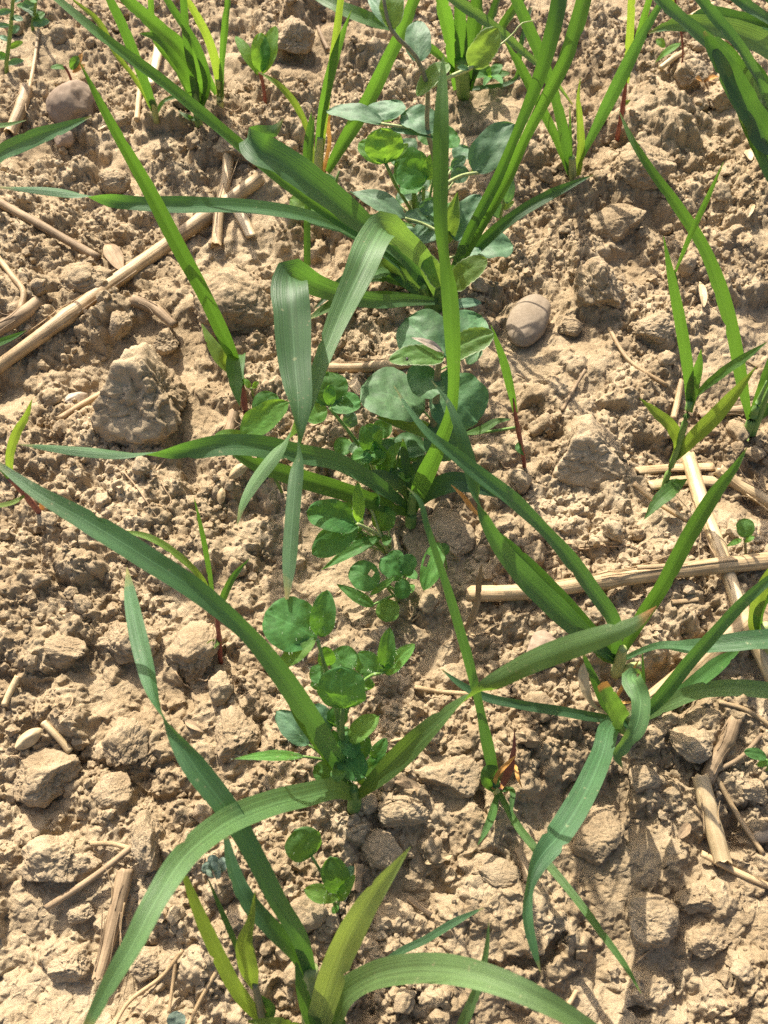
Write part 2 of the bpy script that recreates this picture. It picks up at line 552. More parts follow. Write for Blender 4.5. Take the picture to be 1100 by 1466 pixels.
def straw(name, label, pts, w, mat, lift=0.0, cat='straw', hollow=True, group=None, nodes=(), bend=0.0, flat=1.0, taper=1.0):
    P = [on_soil(px, py, 0, SM) for px, py in pts]
    r = [0.5 * w * mm_per_px(p) for p in P]
    ln = [np.array([p[0], p[1], float(sample(SM, p[0], p[1])) + rr * 0.55 + lift * 0.01]) for p, rr in zip(P, r)]
    # slide along the line of sight so that the lift does not shift it in the picture
    ln = [on_plane(px, py, q[2]) for (px, py), q in zip(pts, ln)]
    STRAW.append(dict(name=name, label=label, P=ln, r=r, mat=mat, cat=cat, hollow=hollow, group=group, nodes=nodes, flat=flat, taper=taper))


straw('straw_stalk', 'long pale straw stalk lying diagonally beneath the broad folded oat leaf', [(-30, 545), (60, 480), (170, 400), (290, 315), (372, 256)], 20, 'straw', 0.1, nodes=(0.27, 0.78))
straw('straw_stalk', 'thick split straw stalk lying crosswise over the bleached stalk', [(672, 850), (760, 847), (860, 832), (960, 818), (1130, 800)], 23, 'straw', 0.55, nodes=(0.42,))
straw('straw_stalk', 'bleached jointed straw stalk running underneath the crosswise stalk', [(985, 652), (1005, 720), (1035, 800), (1066, 885), (1120, 1000)], 21, 'straw_pale', 0.1, nodes=(0.46, 0.70))
straw('straw_stalk', 'short broad straw stalk sloping down to the base of the oat clump', [(1075, 888), (1020, 935), (960, 985), (885, 1040)], 32, 'straw', 0.15, nodes=(0.4,))
straw('straw_stalk', 'shiny straw stub with a shaded band lying among crumbs', [(1003, 1110), (1016, 1165), (1036, 1236)], 25, 'straw_pale', 0.25)
straw('root_stub', 'knobbly buff root stub above the shiny straw stub', [(1052, 1030), (1040, 1062), (1024, 1090), (1012, 1118)], 21, 'straw_grey', 0.1, cat='root', hollow=False, nodes=(0.35, 0.7))
straw('straw_stalk', 'thin dry stalk lying beside the shiny straw stub', [(1026, 1112), (1055, 1165), (1093, 1222)], 8, 'straw', 0.1, hollow=False)
straw('straw_stalk', 'thin dry stalk at the foot of the shiny straw stub', [(1005, 1222), (1050, 1246), (1110, 1272)], 10, 'straw', 0.05, hollow=False)
straw('straw_leaf', 'flat dry straw leaf lying behind the forked grass seedling', [(912, 674), (960, 670), (1022, 668)], 14, 'straw', 0.1, hollow=False, flat=0.35)
straw('straw_leaf', 'wide flat straw strip passing under the bleached stalk', [(930, 695), (985, 688), (1040, 690)], 18, 'straw_pale', 0.0, hollow=False, flat=0.35)
straw('straw_stalk', 'broken straw stalk with a frayed end beside the long thin oat leaf', [(1028, 672), (1060, 695), (1130, 735)], 19, 'straw_pale', 0.2)
straw('straw_stalk', 'narrow straw sliver beneath the frayed straw stalk', [(1040, 690), (1070, 705), (1090, 722)], 8, 'straw', 0.05, hollow=False)
straw('straw_stalk', 'narrow bent straw under the drooping leaf of the forked seedling', [(908, 692), (940, 718), (985, 745)], 8, 'straw', 0.1, hollow=False)
straw('straw_stalk', 'slim straw lying flat above the frayed straw stalk', [(1000, 598), (1050, 588), (1120, 582)], 13, 'straw_grey', 0.0)
straw('straw_stalk', 'weathered root crown stub with frayed strands in a soil hollow', [(180, 1245), (168, 1300), (155, 1350), (140, 1402)], 24, 'straw_grey', 0.25, taper=0.75)
straw('straw_stalk', 'thin straight dry stem leaning across the weathered stub', [(66, 1300), (125, 1262), (190, 1212)], 10, 'straw_grey', 0.5, hollow=False)
straw('straw_stalk', 'small bent dry stem above the leaning straight stem', [(130, 1208), (160, 1208), (184, 1214)], 7, 'straw', 0.3, hollow=False)
straw('straw_stalk', 'grey weathered stem lying half buried near the long diagonal stalk', [(-20, 280), (50, 318), (142, 370)], 13, 'straw_grey', 0.0, hollow=False)
straw('straw_stalk', 'crooked thin twig with a kink beside the long diagonal stalk', [(-8, 362), (20, 398), (34, 418), (28, 446)], 9, 'straw', 0.1, hollow=False)
straw('straw_stalk', 'stubby buff stalk lying against the long diagonal stalk', [(-20, 482), (22, 458), (55, 432)], 19, 'straw_grey', 0.1)
straw('straw_stalk', 'upright bent straw stump crossing the end of the long diagonal stalk', [(328, 205), (325, 250), (314, 300), (310, 352)], 16, 'straw', 0.3, taper=0.9)
straw('straw_leaf', 'short flat straw piece beside the bent straw stump', [(340, 300), (350, 318), (360, 338)], 17, 'straw_pale', 0.2, hollow=False, flat=0.3)
straw('straw_leaf', 'pale upright straw strip behind the grass tufts', [(228, 64), (222, 95), (214, 122)], 14, 'straw_pale', 0.4, hollow=False, flat=0.4)
straw('straw_stalk', 'short pale straw stuck between the grass tufts', [(201, 122), (198, 150), (196, 172)], 8, 'straw', 0.2, hollow=False)
straw('straw_stalk', 'thick short straw stub beside the pinkish stone', [(38, 128), (28, 160), (14, 192)], 17, 'straw', 0.1)
straw('straw_stalk', 'thin curved dry stalk above the thick short stub', [(56, 40), (50, 85), (42, 128)], 5, 'straw', 0.2, hollow=False)
straw('root_stub', 'curved buff root piece lying between two large clods', [(190, 430), (218, 440), (250, 466)], 17, 'straw_grey', 0.3, cat='root', hollow=False, taper=0.8)
straw('straw_stalk', 'short thin straw piece beside the white shell fragment', [(84, 600), (120, 578), (160, 556)], 9, 'straw', 0.2, hollow=False)
straw('straw_stalk', 'gnawed straw piece lying under the pea leaves', [(462, 527), (520, 526), (590, 520)], 16, 'straw', 0.1)
straw('straw_stalk', 'thin dry stalk on the soil beneath the brown-tipped oat leaf', [(594, 984), (630, 990), (680, 994)], 7, 'straw', 0.1, hollow=False)
straw('straw_stalk', 'forked dry rootlet lying below the big curved leaf', [(262, 1360), (235, 1395), (180, 1440), (160, 1475)], 6, 'straw', 0.15, cat='straw', hollow=False)
straw('straw_stalk', 'short rootlet branching from the forked dry rootlet', [(252, 1375), (248, 1405), (242, 1450)], 5, 'straw', 0.1, hollow=False)
straw('straw_stalk', 'thin straight dry stalk near the pale twisted weed leaf', [(312, 1388), (288, 1430), (268, 1472)], 6, 'straw', 0.1, hollow=False)
straw('straw_stalk', 'chopped straw end sticking out beside the bare clod', [(62, 1034), (80, 1052), (101, 1076)], 10, 'straw_pale', 0.2, hollow=False)
straw('straw_stalk', 'short pale straw sliver pushed into the cracked crust', [(6, 1010), (14, 992), (26, 968)], 10, 'straw_pale', 0.2, hollow=False)
straw('straw_stalk', 'dark stubby stem poking up behind the clover', [(336, 590), (330, 610), (325, 632)], 15, 'straw_grey', 0.3)
straw('straw_stalk', 'thin straw lying across the crumbs below the rounded pebble', [(872, 470), (905, 520), (955, 552)], 6, 'straw', 0.1, hollow=False)
straw('straw_stalk', 'thin dark twig lying on the crumbs above the crusted clod', [(838, 530), (820, 560), (805, 588)], 5, 'straw_grey', 0.2, hollow=False)
straw('straw_stalk', 'short straw under the tall forked seedling', [(975, 545), (970, 575), (964, 600)], 9, 'straw', 0.1, hollow=False)
straw('straw_leaf', 'reddish dry straw strip lying on top of the crosswise stalk', [(912, 812), (950, 810), (1000, 806)], 7, 'straw', 1.15, hollow=False, flat=0.5)
straw('straw_leaf', 'short dry leaf scrap below the crosswise stalk', [(962, 862), (985, 860), (1000, 858)], 7, 'straw', 0.2, hollow=False, flat=0.5)
straw('straw_stalk', 'thin dry strand beside the buff root stub', [(1090, 1052), (1060, 1085), (1022, 1105)], 7, 'straw_grey', 0.3, hollow=False)
straw('straw_stalk', 'straw sliver lying by the broad sloping stalk', [(1030, 1005), (1065, 1015), (1105, 1040)], 7, 'straw', 0.2, hollow=False)
straw('straw_stalk', 'pale straw lying behind the overhanging oat leaves', [(1022, 8), (1000, 20), (975, 34)], 11, 'straw_pale', 0.2, hollow=False)
straw('straw_stalk', 'short ochre straw beneath the arching oat leaves', [(982, 72), (962, 85), (945, 98)], 8, 'straw_pale', 0.2, hollow=False)
straw('straw_stalk', 'grey straw lying in the shade between the oat and the tall grass', [(455, 38), (462, 55), (470, 72)], 6, 'straw_grey', 0.1, hollow=False)
straw('straw_leaf', 'buff chip of straw leaf lying near the soil crack', [(742, 1215), (752, 1240), (756, 1262)], 12, 'straw_grey', 0.1, hollow=False, flat=0.4)
straw('straw_stalk', 'short dry sliver beside the drooping leaf tip', [(826, 1418), (818, 1432), (808, 1446)], 7, 'straw', 0.1, hollow=False)
straw('straw_stalk', 'brown stem stub standing behind the small three-leaved clover', [(515, 1238), (512, 1255), (510, 1275)], 14, 'straw_grey', 0.1)
straw('straw_stalk', 'long thin straw half buried beside the pale pointed leaf', [(585, 1285), (600, 1298), (618, 1310)], 8, 'straw_grey', 0.05, hollow=False)

for s in STRAW:
    P, rr = s['P'], s['r']
    for a, b, r in zip(P[:-1], P[1:], rr):
        n = max(2, int(np.linalg.norm(b - a) / CELL / 2))
        for t in np.linspace(0, 1, n):
            c = a + (b - a) * t
            i, j = gi(c[0], c[1])
            k = int(r * 3.2 / CELL) + 2
            sl = np.ix_(np.arange(j - k, j + k + 1) % R, np.arange(i - k, i + k + 1) % R)
            o = np.arange(-k, k + 1) * CELL
            d = np.sqrt(o[None, :] ** 2 + o[:, None] ** 2)
            lim = c[2] - r * 0.35 + np.maximum(0, d - r * 1.15) * 1.1
            HT[sl] = np.minimum(HT[sl], lim)

# ------------------------------------------------------------------ ground: one sheet, fine where the photograph looks, wide beyond
def rows_y():
    ys = []
    for py in np.linspace(1466 + 150, -110, 830):
        d = ray(550, py)
        ang = math.atan2(-d[2], d[1])
        ys.append(CAM_H / math.tan(ang) if ang < math.pi / 2 else -CAM_H * math.tan(ang - math.pi / 2))
    ys = np.array(ys)
    back = ys[0] - np.cumsum(np.geomspace(0.002, 0.5, 34))
    front = ys[-1] + np.cumsum(np.geomspace(0.004, 1.2, 34))
    return np.r_[back[::-1], ys, front]


ys = rows_y()
u = np.linspace(-130, 1230, 800)
dep = np.maximum(ys * math.cos(PITCH) + CAM_H * math.sin(PITCH), 0.30)
dep = np.minimum(dep, 1.1)
X = ((u[None, :] - 550) / FPX) * dep[:, None]
ext = np.cumsum(np.geomspace(0.002, 1.2, 30))
X = np.concatenate([X[:, :1] - ext[::-1][None, :], X, X[:, -1:] + ext[None, :]], axis=1)
Y = np.repeat(ys[:, None], X.shape[1], axis=1)
Z = sample(HT, X, Y)
ov = sample(rough, X + 0.37, Y + 0.11)
ov2 = sample(rough, X + 0.71, Y + 0.53)
lift = np.clip(Z - sample(SM, X, Y), -0.004, 0.008)
VX = X + ov * 0.00055 + 0.0
VY = Y + ov2 * 0.00055 - lift * 0.18
nr, nc = X.shape
co = np.stack([VX, VY, Z], axis=-1).reshape(-1, 3).astype(np.float32)
a = (np.arange(nr - 1)[:, None] * nc + np.arange(nc - 1)[None, :]).ravel()
quads = np.stack([a, a + 1, a + nc + 1, a + nc], axis=1).astype(np.int32)
gm = bpy.data.meshes.new('ground')
gm.vertices.add(len(co))
gm.vertices.foreach_set('co', co.ravel())
gm.loops.add(quads.size)
gm.loops.foreach_set('vertex_index', quads.ravel())
gm.polygons.add(len(quads))
gm.polygons.foreach_set('loop_start', np.arange(0, quads.size, 4, dtype=np.int32))
gm.polygons.foreach_set('use_smooth', np.ones(len(quads), dtype=bool))
gm.update()
gm.materials.append(M['soil'])
ground = bpy.data.objects.new('ground', gm)
COL.objects.link(ground)
tag(ground, 'dry crumbly tan soil with clods and cracks', 'soil', kind='structure')

# ------------------------------------------------------------------ clods
def clod_mesh(name, seed, sub, nplanes=13, fine=0.05, flat=1.0, rounded=0.0, mat='clod', lump=0.10):
    rg = random.Random(seed)
    bm = bmesh.new()
    bmesh.ops.create_icosphere(bm, subdivisions=sub, radius=1.0)
    pl = []
    for k in range(nplanes):
        z = rg.uniform(-1, 1)
        t = rg.uniform(0, 6.283)
        s = math.sqrt(1 - z * z)
        pl.append((Vector((s * math.cos(t), s * math.sin(t), z)), rg.uniform(0.50, 0.92) if not rounded else rg.uniform(0.66, 0.95)))
    o = Vector((seed * 3.1, seed * 1.7, seed * 0.9))
    for v in bm.verts:
        n = v.co.normalized()
        r = 1.0
        for pn, pd in pl:
            c = n.dot(pn)
            if c > 0.05:
                r = min(r, pd / c)
        r = r * (1 - rounded) + 0.86 * rounded
        r += lump * mnoise.fractal(n * 1.6 + o, 1.0, 2.0, 3)
        r += fine * 0.8 * mnoise.fractal(n * 4.0 + o, 0.75, 2.1, 7 if sub > 4 else 4)
        if not rounded:
            # stepped breaks: flat flakes at slightly different depths, with cracks between
            q = n * 2.0 + o + 0.45 * mnoise.noise_vector(n * 2.5 + o)
            dv, pv = mnoise.voronoi(q)
            r += fine * 1.1 * mnoise.noise(pv[0] * 7.3) - fine * 0.7 * max(0, 1 - (dv[1] - dv[0]) / 0.07)
            if sub > 4:
                q = n * 6.0 + o + 0.4 * mnoise.noise_vector(n * 6 + o)
                dv, pv = mnoise.voronoi(q)
                r += fine * 0.40 * mnoise.noise(pv[0] * 5.1) - fine * 0.10 * max(0, 1 - (dv[1] - dv[0]) / 0.10)
                r += fine * 0.20 * mnoise.fractal(n * 26 + o, 0.6, 2.0, 3)
        v.co = n * r
        v.co.z *= flat
    me = bpy.data.meshes.new(name)
    bm.to_mesh(me)
    bm.free()
    me.polygons.foreach_set('use_smooth', [True] * len(me.polygons))
    me.materials.append(M[mat])
    return me


BIG = [clod_mesh('soil_clod', 40 + k, 6, 9 + k % 5, 0.066, lump=0.13) for k in range(8)]
SMALL = [clod_mesh('soil_clod', 80 + k, 4, 9 + k % 6, 0.10, lump=0.16) for k in range(10)]
KEEP = []      # places of big things, kept free of loose clods


def put_clod(px, py, w, h, label, mesh, tall=0.62, sink=0.34, rz=None, mat=None, name='soil_clod', cat='clod', group=None, ry=0.0):
    """w, h: size in the picture; the clod is w wide, deep enough to show h with its height"""
    p = on_soil(px, py, 0, SM)
    s = mm_per_px(p)
    hw = 0.5 * w * s * 1.08
    dep_ang = math.asin(min(1, (CAM_H - p[2]) / np.linalg.norm(CAM - p)))
    hd = 0.5 * h * s * 1.05 / (math.sin(dep_ang) + tall * (1 - sink) * math.cos(dep_ang))
    o = bpy.data.objects.new(name, mesh)
    COL.objects.link(o)
    hz = tall * 0.5 * (hw + hd)
    o.scale = (hw, hd, hz)
    o.rotation_euler = (random.uniform(-0.2, 0.2), ry + random.uniform(-0.2, 0.2), rz if rz is not None else 0.0)
    zc = float(sample(SM, p[0], p[1])) + hz * (1 - 2 * sink)
    q = on_plane(px, py, zc)
    o.location = (q[0], q[1], zc)
    tag(o, label, cat, group)
    KEEP.append((q[0], q[1], max(hw, hd)))
    return o


BC = [
    (205, 572, 150, 165, 'large rough clod with fine rootlets below the long diagonal straw', 0.95, 0.20),
    (322, 445, 130, 125, 'large pitted clod touching the long pointed grass leaf', 0.7, 0.36),
    (842, 648, 132, 104, 'wide crusted clod casting a shadow beside the red-stemmed seedling', 0.7, 0.38),
    (862, 412, 70, 108, 'angular upright clod beside the rounded grey pebble', 0.95, 0.32),
    (812, 470, 42, 34, 'smooth flat-topped clod at the foot of the angular upright clod', 0.6, 0.35),
    (930, 1315, 78, 78, 'sunlit block of soil casting a dark shadow near two smooth clods', 0.85, 0.25),
    (997, 1285, 58, 48, 'smooth rounded clod next to the sunlit block of soil', 0.75, 0.28),
    (1016, 1350, 46, 66, 'smooth tall clod standing below the rounded one', 0.75, 0.34),
    (862, 1200, 76, 80, 'flat-faced clod shaded along one side above the crumb patch', 0.7, 0.4),
    (918, 1118, 52, 46, 'broken clod beside the base of the oat clump', 0.75, 0.3),
    (60, 1112, 118, 82, 'wide slab-like clod with cracked face near the chopped straw end', 0.6, 0.36),
    (85, 1232, 108, 96, 'rough sunlit clod beside the leaning straight stem', 0.75, 0.3),
    (218, 1200, 52, 96, 'tall split clod between the weathered stub and the big curved leaf', 0.8, 0.36),
    (165, 1135, 62, 58, 'small broken clod above the bent dry stem', 0.65, 0.36),
    (100, 1380, 62, 52, 'pale clod at the end of the weathered stub', 0.8, 0.3),
    (205, 1380, 58, 46, 'smooth clod under the big curved oat leaf', 0.7, 0.32),
    (548, 1212, 54, 62, 'smooth flat clod between the oat base and the pale pointed leaf', 0.7, 0.32),
    (570, 1165, 84, 48, 'low dark clod right below the oat base', 0.6, 0.36),
    (635, 1110, 76, 100, 'tall cracked clod beside the withered grass tuft', 0.55, 0.46),
    (180, 920, 90, 76, 'knobby clod beside the thin twisted oat leaf', 0.7, 0.36),
    (280, 940, 100, 82, 'broad undercut clod below the red-stemmed weed', 0.7, 0.38),
    (90, 930, 88, 38, 'low crust plate with a crack along its edge', 0.5, 0.4),
    (340, 1052, 84, 76, 'rough clod beside the hairy clover', 0.7, 0.38),
    (182, 1068, 84, 66, 'broken rough clod beneath the narrow twist of the oat leaf', 0.65, 0.36),
    (640, 770, 90, 72, 'smooth shaded clod at the foot of the oat stem', 0.55, 0.42),
    (172, 464, 46, 36, 'small knobbly clod beside the curved root piece', 0.8, 0.25),
    (240, 490, 44, 44, 'cracked little clod touching the large rough clod', 0.8, 0.28),
    (110, 405, 96, 66, 'low pitted clod just above the long diagonal straw', 0.55, 0.42),
    (160, 265, 58, 44, 'small clod behind the thin bluish oat leaf', 0.8, 0.28),
    (925, 238, 90, 68, 'jagged clod near the tip of the long curved leaf', 0.7, 0.36),
    (1048, 140, 62, 66, 'tilted slab of soil beside a dark hole', 0.8, 0.34),
    (990, 108, 50, 40, 'squat clod with an orange scrap on it', 0.75, 0.32),
    (890, 322, 84, 56, 'crumbly low clod between the pebble and the curved leaf', 0.6, 0.38),
    (940, 470, 62, 50, 'crumbly clod behind the tall forked seedling', 0.7, 0.36),
    (420, 55, 74, 50, 'rough clod behind the leafy small weed', 0.7, 0.36),
    (345, 215, 70, 56, 'rounded clod under the long thin leaf by the grass tufts', 0.6, 0.38),
    (700, 1250, 90, 50, 'sunlit smooth crust hump near the withered grass tuft', 0.4, 0.48),
    (990, 1060, 62, 60, 'shaded clod between the oat clump and the root stub', 0.7, 0.34),
    (1080, 1130, 46, 44, 'buff clod beside the thin stalk near the shiny stub', 0.8, 0.3),
    (118, 1305, 44, 30, 'small clod in the hollow by the weathered stub', 0.7, 0.3),
]
for k, (px, py, w, h, lab, tall, sink) in enumerate(BC):
    put_clod(px, py, w, h, lab, BIG[(k * 3) % len(BIG) if k else 6], tall, sink, rz=random.choice((0, math.pi / 2, math.pi, -math.pi / 2)) + random.uniform(-0.3, 0.3) if abs(w - h) < 25 else random.choice((0, math.pi)) + random.uniform(-0.2, 0.2))

# stones
PEB = clod_mesh('pebble', 5, 5, 6, 0.004, rounded=0.72, mat='pebble', lump=0.03)
STO = clod_mesh('stone', 9, 5, 10, 0.02, rounded=0.12, mat='stone', lump=0.05)
put_clod(758, 458, 60, 112, 'smooth rounded grey-brown pebble lying alone on the soil', PEB, 0.42, 0.26, rz=-0.40, name='pebble', cat='pebble')
put_clod(104, 152, 64, 76, 'large pinkish stone wedged in the soil near the grass tufts', STO, 0.9, 0.38, rz=-0.3, name='stone', cat='stone')
put_clod(90, 198, 32, 32, 'small pinkish stone just below the large pinkish stone', STO, 0.8, 0.3, rz=1.3, name='stone', cat='stone')
put_clod(775, 922, 52, 40, 'buff half-buried stone beneath the drooping oat leaves', STO, 0.7, 0.3, rz=0.6, name='stone', cat='stone')
put_clod(1092, 1196, 32, 24, 'small smooth yellowish pebble near the thin dry stalk', PEB, 0.8, 0.3, rz=0.2, name='pebble', cat='pebble')
put_clod(1093, 1148, 10, 10, 'tiny round pebble above the yellowish pebble', PEB, 0.9, 0.2, rz=0.9, name='pebble', cat='pebble')

# loose clods one could pick up: the larger ones singly, the crumbs as stuff
spots = []
tries = 0
straw_xy = [((s['P'][i][:2] + (s['P'][i + 1][:2] - s['P'][i][:2]) * t), s['r'][i]) for s in STRAW for i in range(len(s['P']) - 1) for t in np.linspace(0, 1, 12)]
sxy = np.array([q for q, r in straw_xy])
srr = np.array([r for q, r in straw_xy])
kxy = np.array([(x, y) for x, y, r in KEEP])
krr = np.array([r for x, y, r in KEEP])


def free(x, y, r):
    if (np.hypot(sxy[:, 0] - x, sxy[:, 1] - y) < srr * 1.1 + r * 1.1).any():
        return False
    return not (np.hypot(kxy[:, 0] - x, kxy[:, 1] - y) < krr * 0.85 + r * 0.4).any()


loose_group = 'loose soil clods scattered over the field'
MARKS = [(758, 458, 'the rounded grey pebble'), (205, 578, 'the large rough clod with rootlets'), (104, 152, 'the large pinkish stone'),
         (170, 400, 'the long diagonal straw'), (860, 832, 'the crosswise straw stalk'), (1016, 1165, 'the shiny straw stub'),
         (168, 1300, 'the weathered stub with frayed strands'), (712, 1132, 'the withered grass tuft'), (930, 1315, 'the sunlit block of soil'),
         (842, 648, 'the wide crusted clod'), (862, 412, 'the angular upright clod'), (60, 1112, 'the slab-like cracked clod'),
         (316, 948, 'the seedling with drooping yellow-green leaf'), (494, 1128, 'the leafy hairy clover'), (482, 1302, 'the small clover seedling'),
         (588, 752, 'the oat with the tall upright leaf'), (908, 1042, 'the oat with the stubby cut leaf'), (820, 258, 'the oat with the pale rolled leaf'),
         (380, 150, 'the small five-leaved weed'), (285, 176, 'the bushy grass tuft'), (1072, 625, 'the oat with a single curving leaf'),
         (948, 706, 'the forked grass seedling'), (1060, 250, 'the arching overlapping oat leaves'), (70, 748, 'the red-stemmed seedling crossed by an oat leaf'),
         (760, 1375, 'the cracked smooth crust'), (378, 1470, 'the seedling with a cupped leaf'), (640, 412, 'the tall pea plant')]
MARKS = [(*on_soil(a, b)[:2], t) for a, b, t in MARKS]


def near(x, y):
    return min(MARKS, key=lambda m: (m[0] - x) ** 2 + (m[1] - y) ** 2)[2]


for x, y in scatter_pts(5000, 0.9):
    r = random.choice((random.uniform(0.0042, 0.0062), random.uniform(0.0048, 0.0085)))
    if len(spots) >= 245:
        break
    if free(x, y, r) and all((x - a) ** 2 + (y - b) ** 2 > (r + c) ** 2 * 0.9 for a, b, c in spots):
        spots.append((x, y, r))
for k, (x, y, r) in enumerate(spots):
    o = bpy.data.objects.new('loose_clod', SMALL[k % len(SMALL)])
    COL.objects.link(o)
    o.scale = (r * random.uniform(0.9, 1.3), r * random.uniform(0.8, 1.1), r * random.uniform(0.7, 1.0))
    o.rotation_euler = (random.uniform(-0.5, 0.5), random.uniform(-0.5, 0.5), random.uniform(0, 6.28))
    o.location = (x, y, float(sample(HT, x, y)) + r * 0.45)
    tag(o, 'small loose soil clod near ' + near(x, y), 'clod', loose_group)


def crumbs(name, n, rmin, rmax, sub, label):
    bm = bmesh.new()
    bmesh.ops.create_icosphere(bm, subdivisions=sub, radius=1.0)
    V0 = np.array([v.co[:] for v in bm.verts])
    F0 = np.array([[v.index for v in f.verts] for f in bm.faces])
    bm.free()
    pts = np.array(scatter_pts(n, 2.0))
    ok = np.array([free(x, y, rmin) for x, y in pts])
    pts = pts[ok]
    n = len(pts)
    rad = rmin * (rmax / rmin) ** (RNG.random(n) ** 1.7)
    V = np.repeat(V0[None], n, 0) * (0.62 + 0.62 * RNG.random((n, len(V0), 1)))
    V *= (0.75 + 0.5 * RNG.random((n, 1, 3)))
    a, b = RNG.random(n) * 6.283, RNG.random(n) * 6.283
    ca, sa, cb, sb = np.cos(a), np.sin(a), np.cos(b), np.sin(b)
    x, y, z = V[..., 0], V[..., 1], V[..., 2]
    x, y = x * ca[:, None] - y * sa[:, None], x * sa[:, None] + y * ca[:, None]
    x, z = x * cb[:, None] - z * sb[:, None], x * sb[:, None] + z * cb[:, None]
    V = np.stack([x, y, z], -1) * rad[:, None, None]
    V[..., 0] += pts[:, 0, None]
    V[..., 1] += pts[:, 1, None]
    V[..., 2] += (sample(HT, pts[:, 0], pts[:, 1]) + rad * 0.2)[:, None]
    F = (F0[None] + (np.arange(n) * len(V0))[:, None, None]).reshape(-1, 3)
    me = bpy.data.meshes.new(name)
    me.vertices.add(n * len(V0))
    me.vertices.foreach_set('co', V.astype(np.float32).ravel())
    me.loops.add(F.size)
    me.loops.foreach_set('vertex_index', F.astype(np.int32).ravel())
    me.polygons.add(len(F))
    me.polygons.foreach_set('loop_start', np.arange(0, F.size, 3, dtype=np.int32))
    me.polygons.foreach_set('use_smooth', np.zeros(len(F), dtype=bool))
    me.update()
    me.materials.append(M['clod'])
    o = bpy.data.objects.new(name, me)
    COL.objects.link(o)
    tag(o, label, 'soil', kind='stuff')


crumbs('soil_crumbs', 2400, 0.0020, 0.0042, 2, 'coarse soil crumbs strewn over the dry ground')
crumbs('soil_granules', 16000, 0.0008, 0.0020, 1, 'fine soil granules strewn over the dry ground')

# ------------------------------------------------------------------ tubes, blades, leaflets
def frame_along(C):
    T = np.gradient(C, axis=0)
    T /= np.linalg.norm(T, axis=1)[:, None] + 1e-12
    return T


def tube_mesh(C, rad, sides=8, flat=1.0, hollow=False, jag=0.0, caps=True):
    C = np.asarray(C)
    T = frame_along(C)
    ref = np.array([0, 0, 1.0])
    V, F, UV = [], [], []
    n = len(C)
    L = np.r_[0, np.cumsum(np.linalg.norm(np.diff(C, axis=0), axis=1))]
    for k in range(n):
        s = np.cross(T[k], ref)
        if np.linalg.norm(s) < 0.15:
            s = np.cross(T[k], np.array([0, 1.0, 0]))
        s /= np.linalg.norm(s)
        up = np.cross(s, T[k])
        for q in range(sides):
            a = 2 * math.pi * q / sides
            p = C[k] + rad[k] * (math.cos(a) * s + flat * math.sin(a) * up)
            if jag and k in (0, n - 1):
                p = p + T[k] * (1 if k else -1) * random.uniform(-jag, jag) * rad[k]
            V.append(p)
            UV.append((q / sides, L[k] * 10))
    for k in range(n - 1):
        for q in range(sides):
            F.append((k * sides + q, k * sides + (q + 1) % sides, (k + 1) * sides + (q + 1) % sides, (k + 1) * sides + q))
    if hollow:
        for e, k in ((0, 0), (1, n - 1)):
            b0 = len(V)
            step = 1 if e == 0 else -1
            inner = min(3, n - 1)
            for dd in (0, inner):
                kk = k + step * dd
                for q in range(sides):
                    V.append(C[kk] + (np.asarray(V[(kk if dd else k) * sides + q]) - C[kk]) * (0.76 if dd == 0 else 0.62))
                    UV.append((q / sides, L[kk] * 10))
            for q in range(sides):
                q2 = (q + 1) % sides
                F.append((k * sides + q2, k * sides + q, b0 + q, b0 + q2))
                F.append((b0 + q2, b0 + q, b0 + sides + q, b0 + sides + q2))
            F.append(tuple(b0 + sides + q for q in range(sides)))
    elif caps:
        F.append(tuple(range(sides - 1, -1, -1)))
        F.append(tuple((n - 1) * sides + q for q in range(sides)))
    return V, F, UV


for s in STRAW:
    n = 34 if s['hollow'] else 18
    C = cat_rom(np.array(s['P']), n)
    rr = np.interp(np.linspace(0, 1, n), np.linspace(0, 1, len(s['r'])), s['r']) * np.linspace(1, s['taper'], n)
    wob = np.array([mnoise.noise(Vector((k / n * 4.0, len(s['label']) * 1.3, 0.2))) for k in range(n)])
    rr = rr * (1 + 0.10 * wob)
    t = np.linspace(0, 1, n)
    for nodep in s['nodes']:
        rr = rr * (1 + 0.22 * np.exp(-((t - nodep) / 0.018) ** 2))
    C[:, 2] += 0.4 * rr.mean() * wob * 0.3
    root = bpy.data.objects.new(s['name'], None)
    V, F, UV = tube_mesh(C, rr, 14 if s['hollow'] else 8, s['flat'], s['hollow'], jag=0.35)
    o = mesh_obj(s['name'], V, F, s['mat'], uvs=UV)
    bpy.data.objects.remove(root)
    tag(o, s['label'], s['cat'], s['group'])
    if s['hollow'] or s['cat'] == 'root':
        for q in range(7 if 'frayed' in s['label'] else 3):
            i0 = random.randint(0, n // 2)
            i1 = min(n - 1, i0 + random.randint(n // 4, n // 2))
            if random.random() < 0.5:
                i0, i1 = n - 1 - i0, n - 1 - i1
            ids = np.linspace(i0, i1, 9).astype(int)
            side = np.cross(frame_along(C)[ids], np.array([0, 0, 1.0]))
            aa = random.uniform(0.2, 2.9)
            off = rr[ids][:, None] * (math.cos(aa) * side + math.sin(aa) * np.array([0, 0, 1.0])) * 1.02
            div = np.linspace(0, 1, 9)[::-1, None] ** 2 * (side * math.cos(aa) * 2 + np.array([0, 0, 0.5])) * rr.mean() * random.uniform(0.0, 1.6)
            tr = rr.mean() * random.uniform(0.07, 0.16)
            V, F, UV = tube_mesh(C[ids] + off + div, np.linspace(0.4, 1, 9) * tr, 5)
            mesh_obj('strand', V, F, random.choice((s['mat'], 'straw', 'straw_grey')), o, UV)


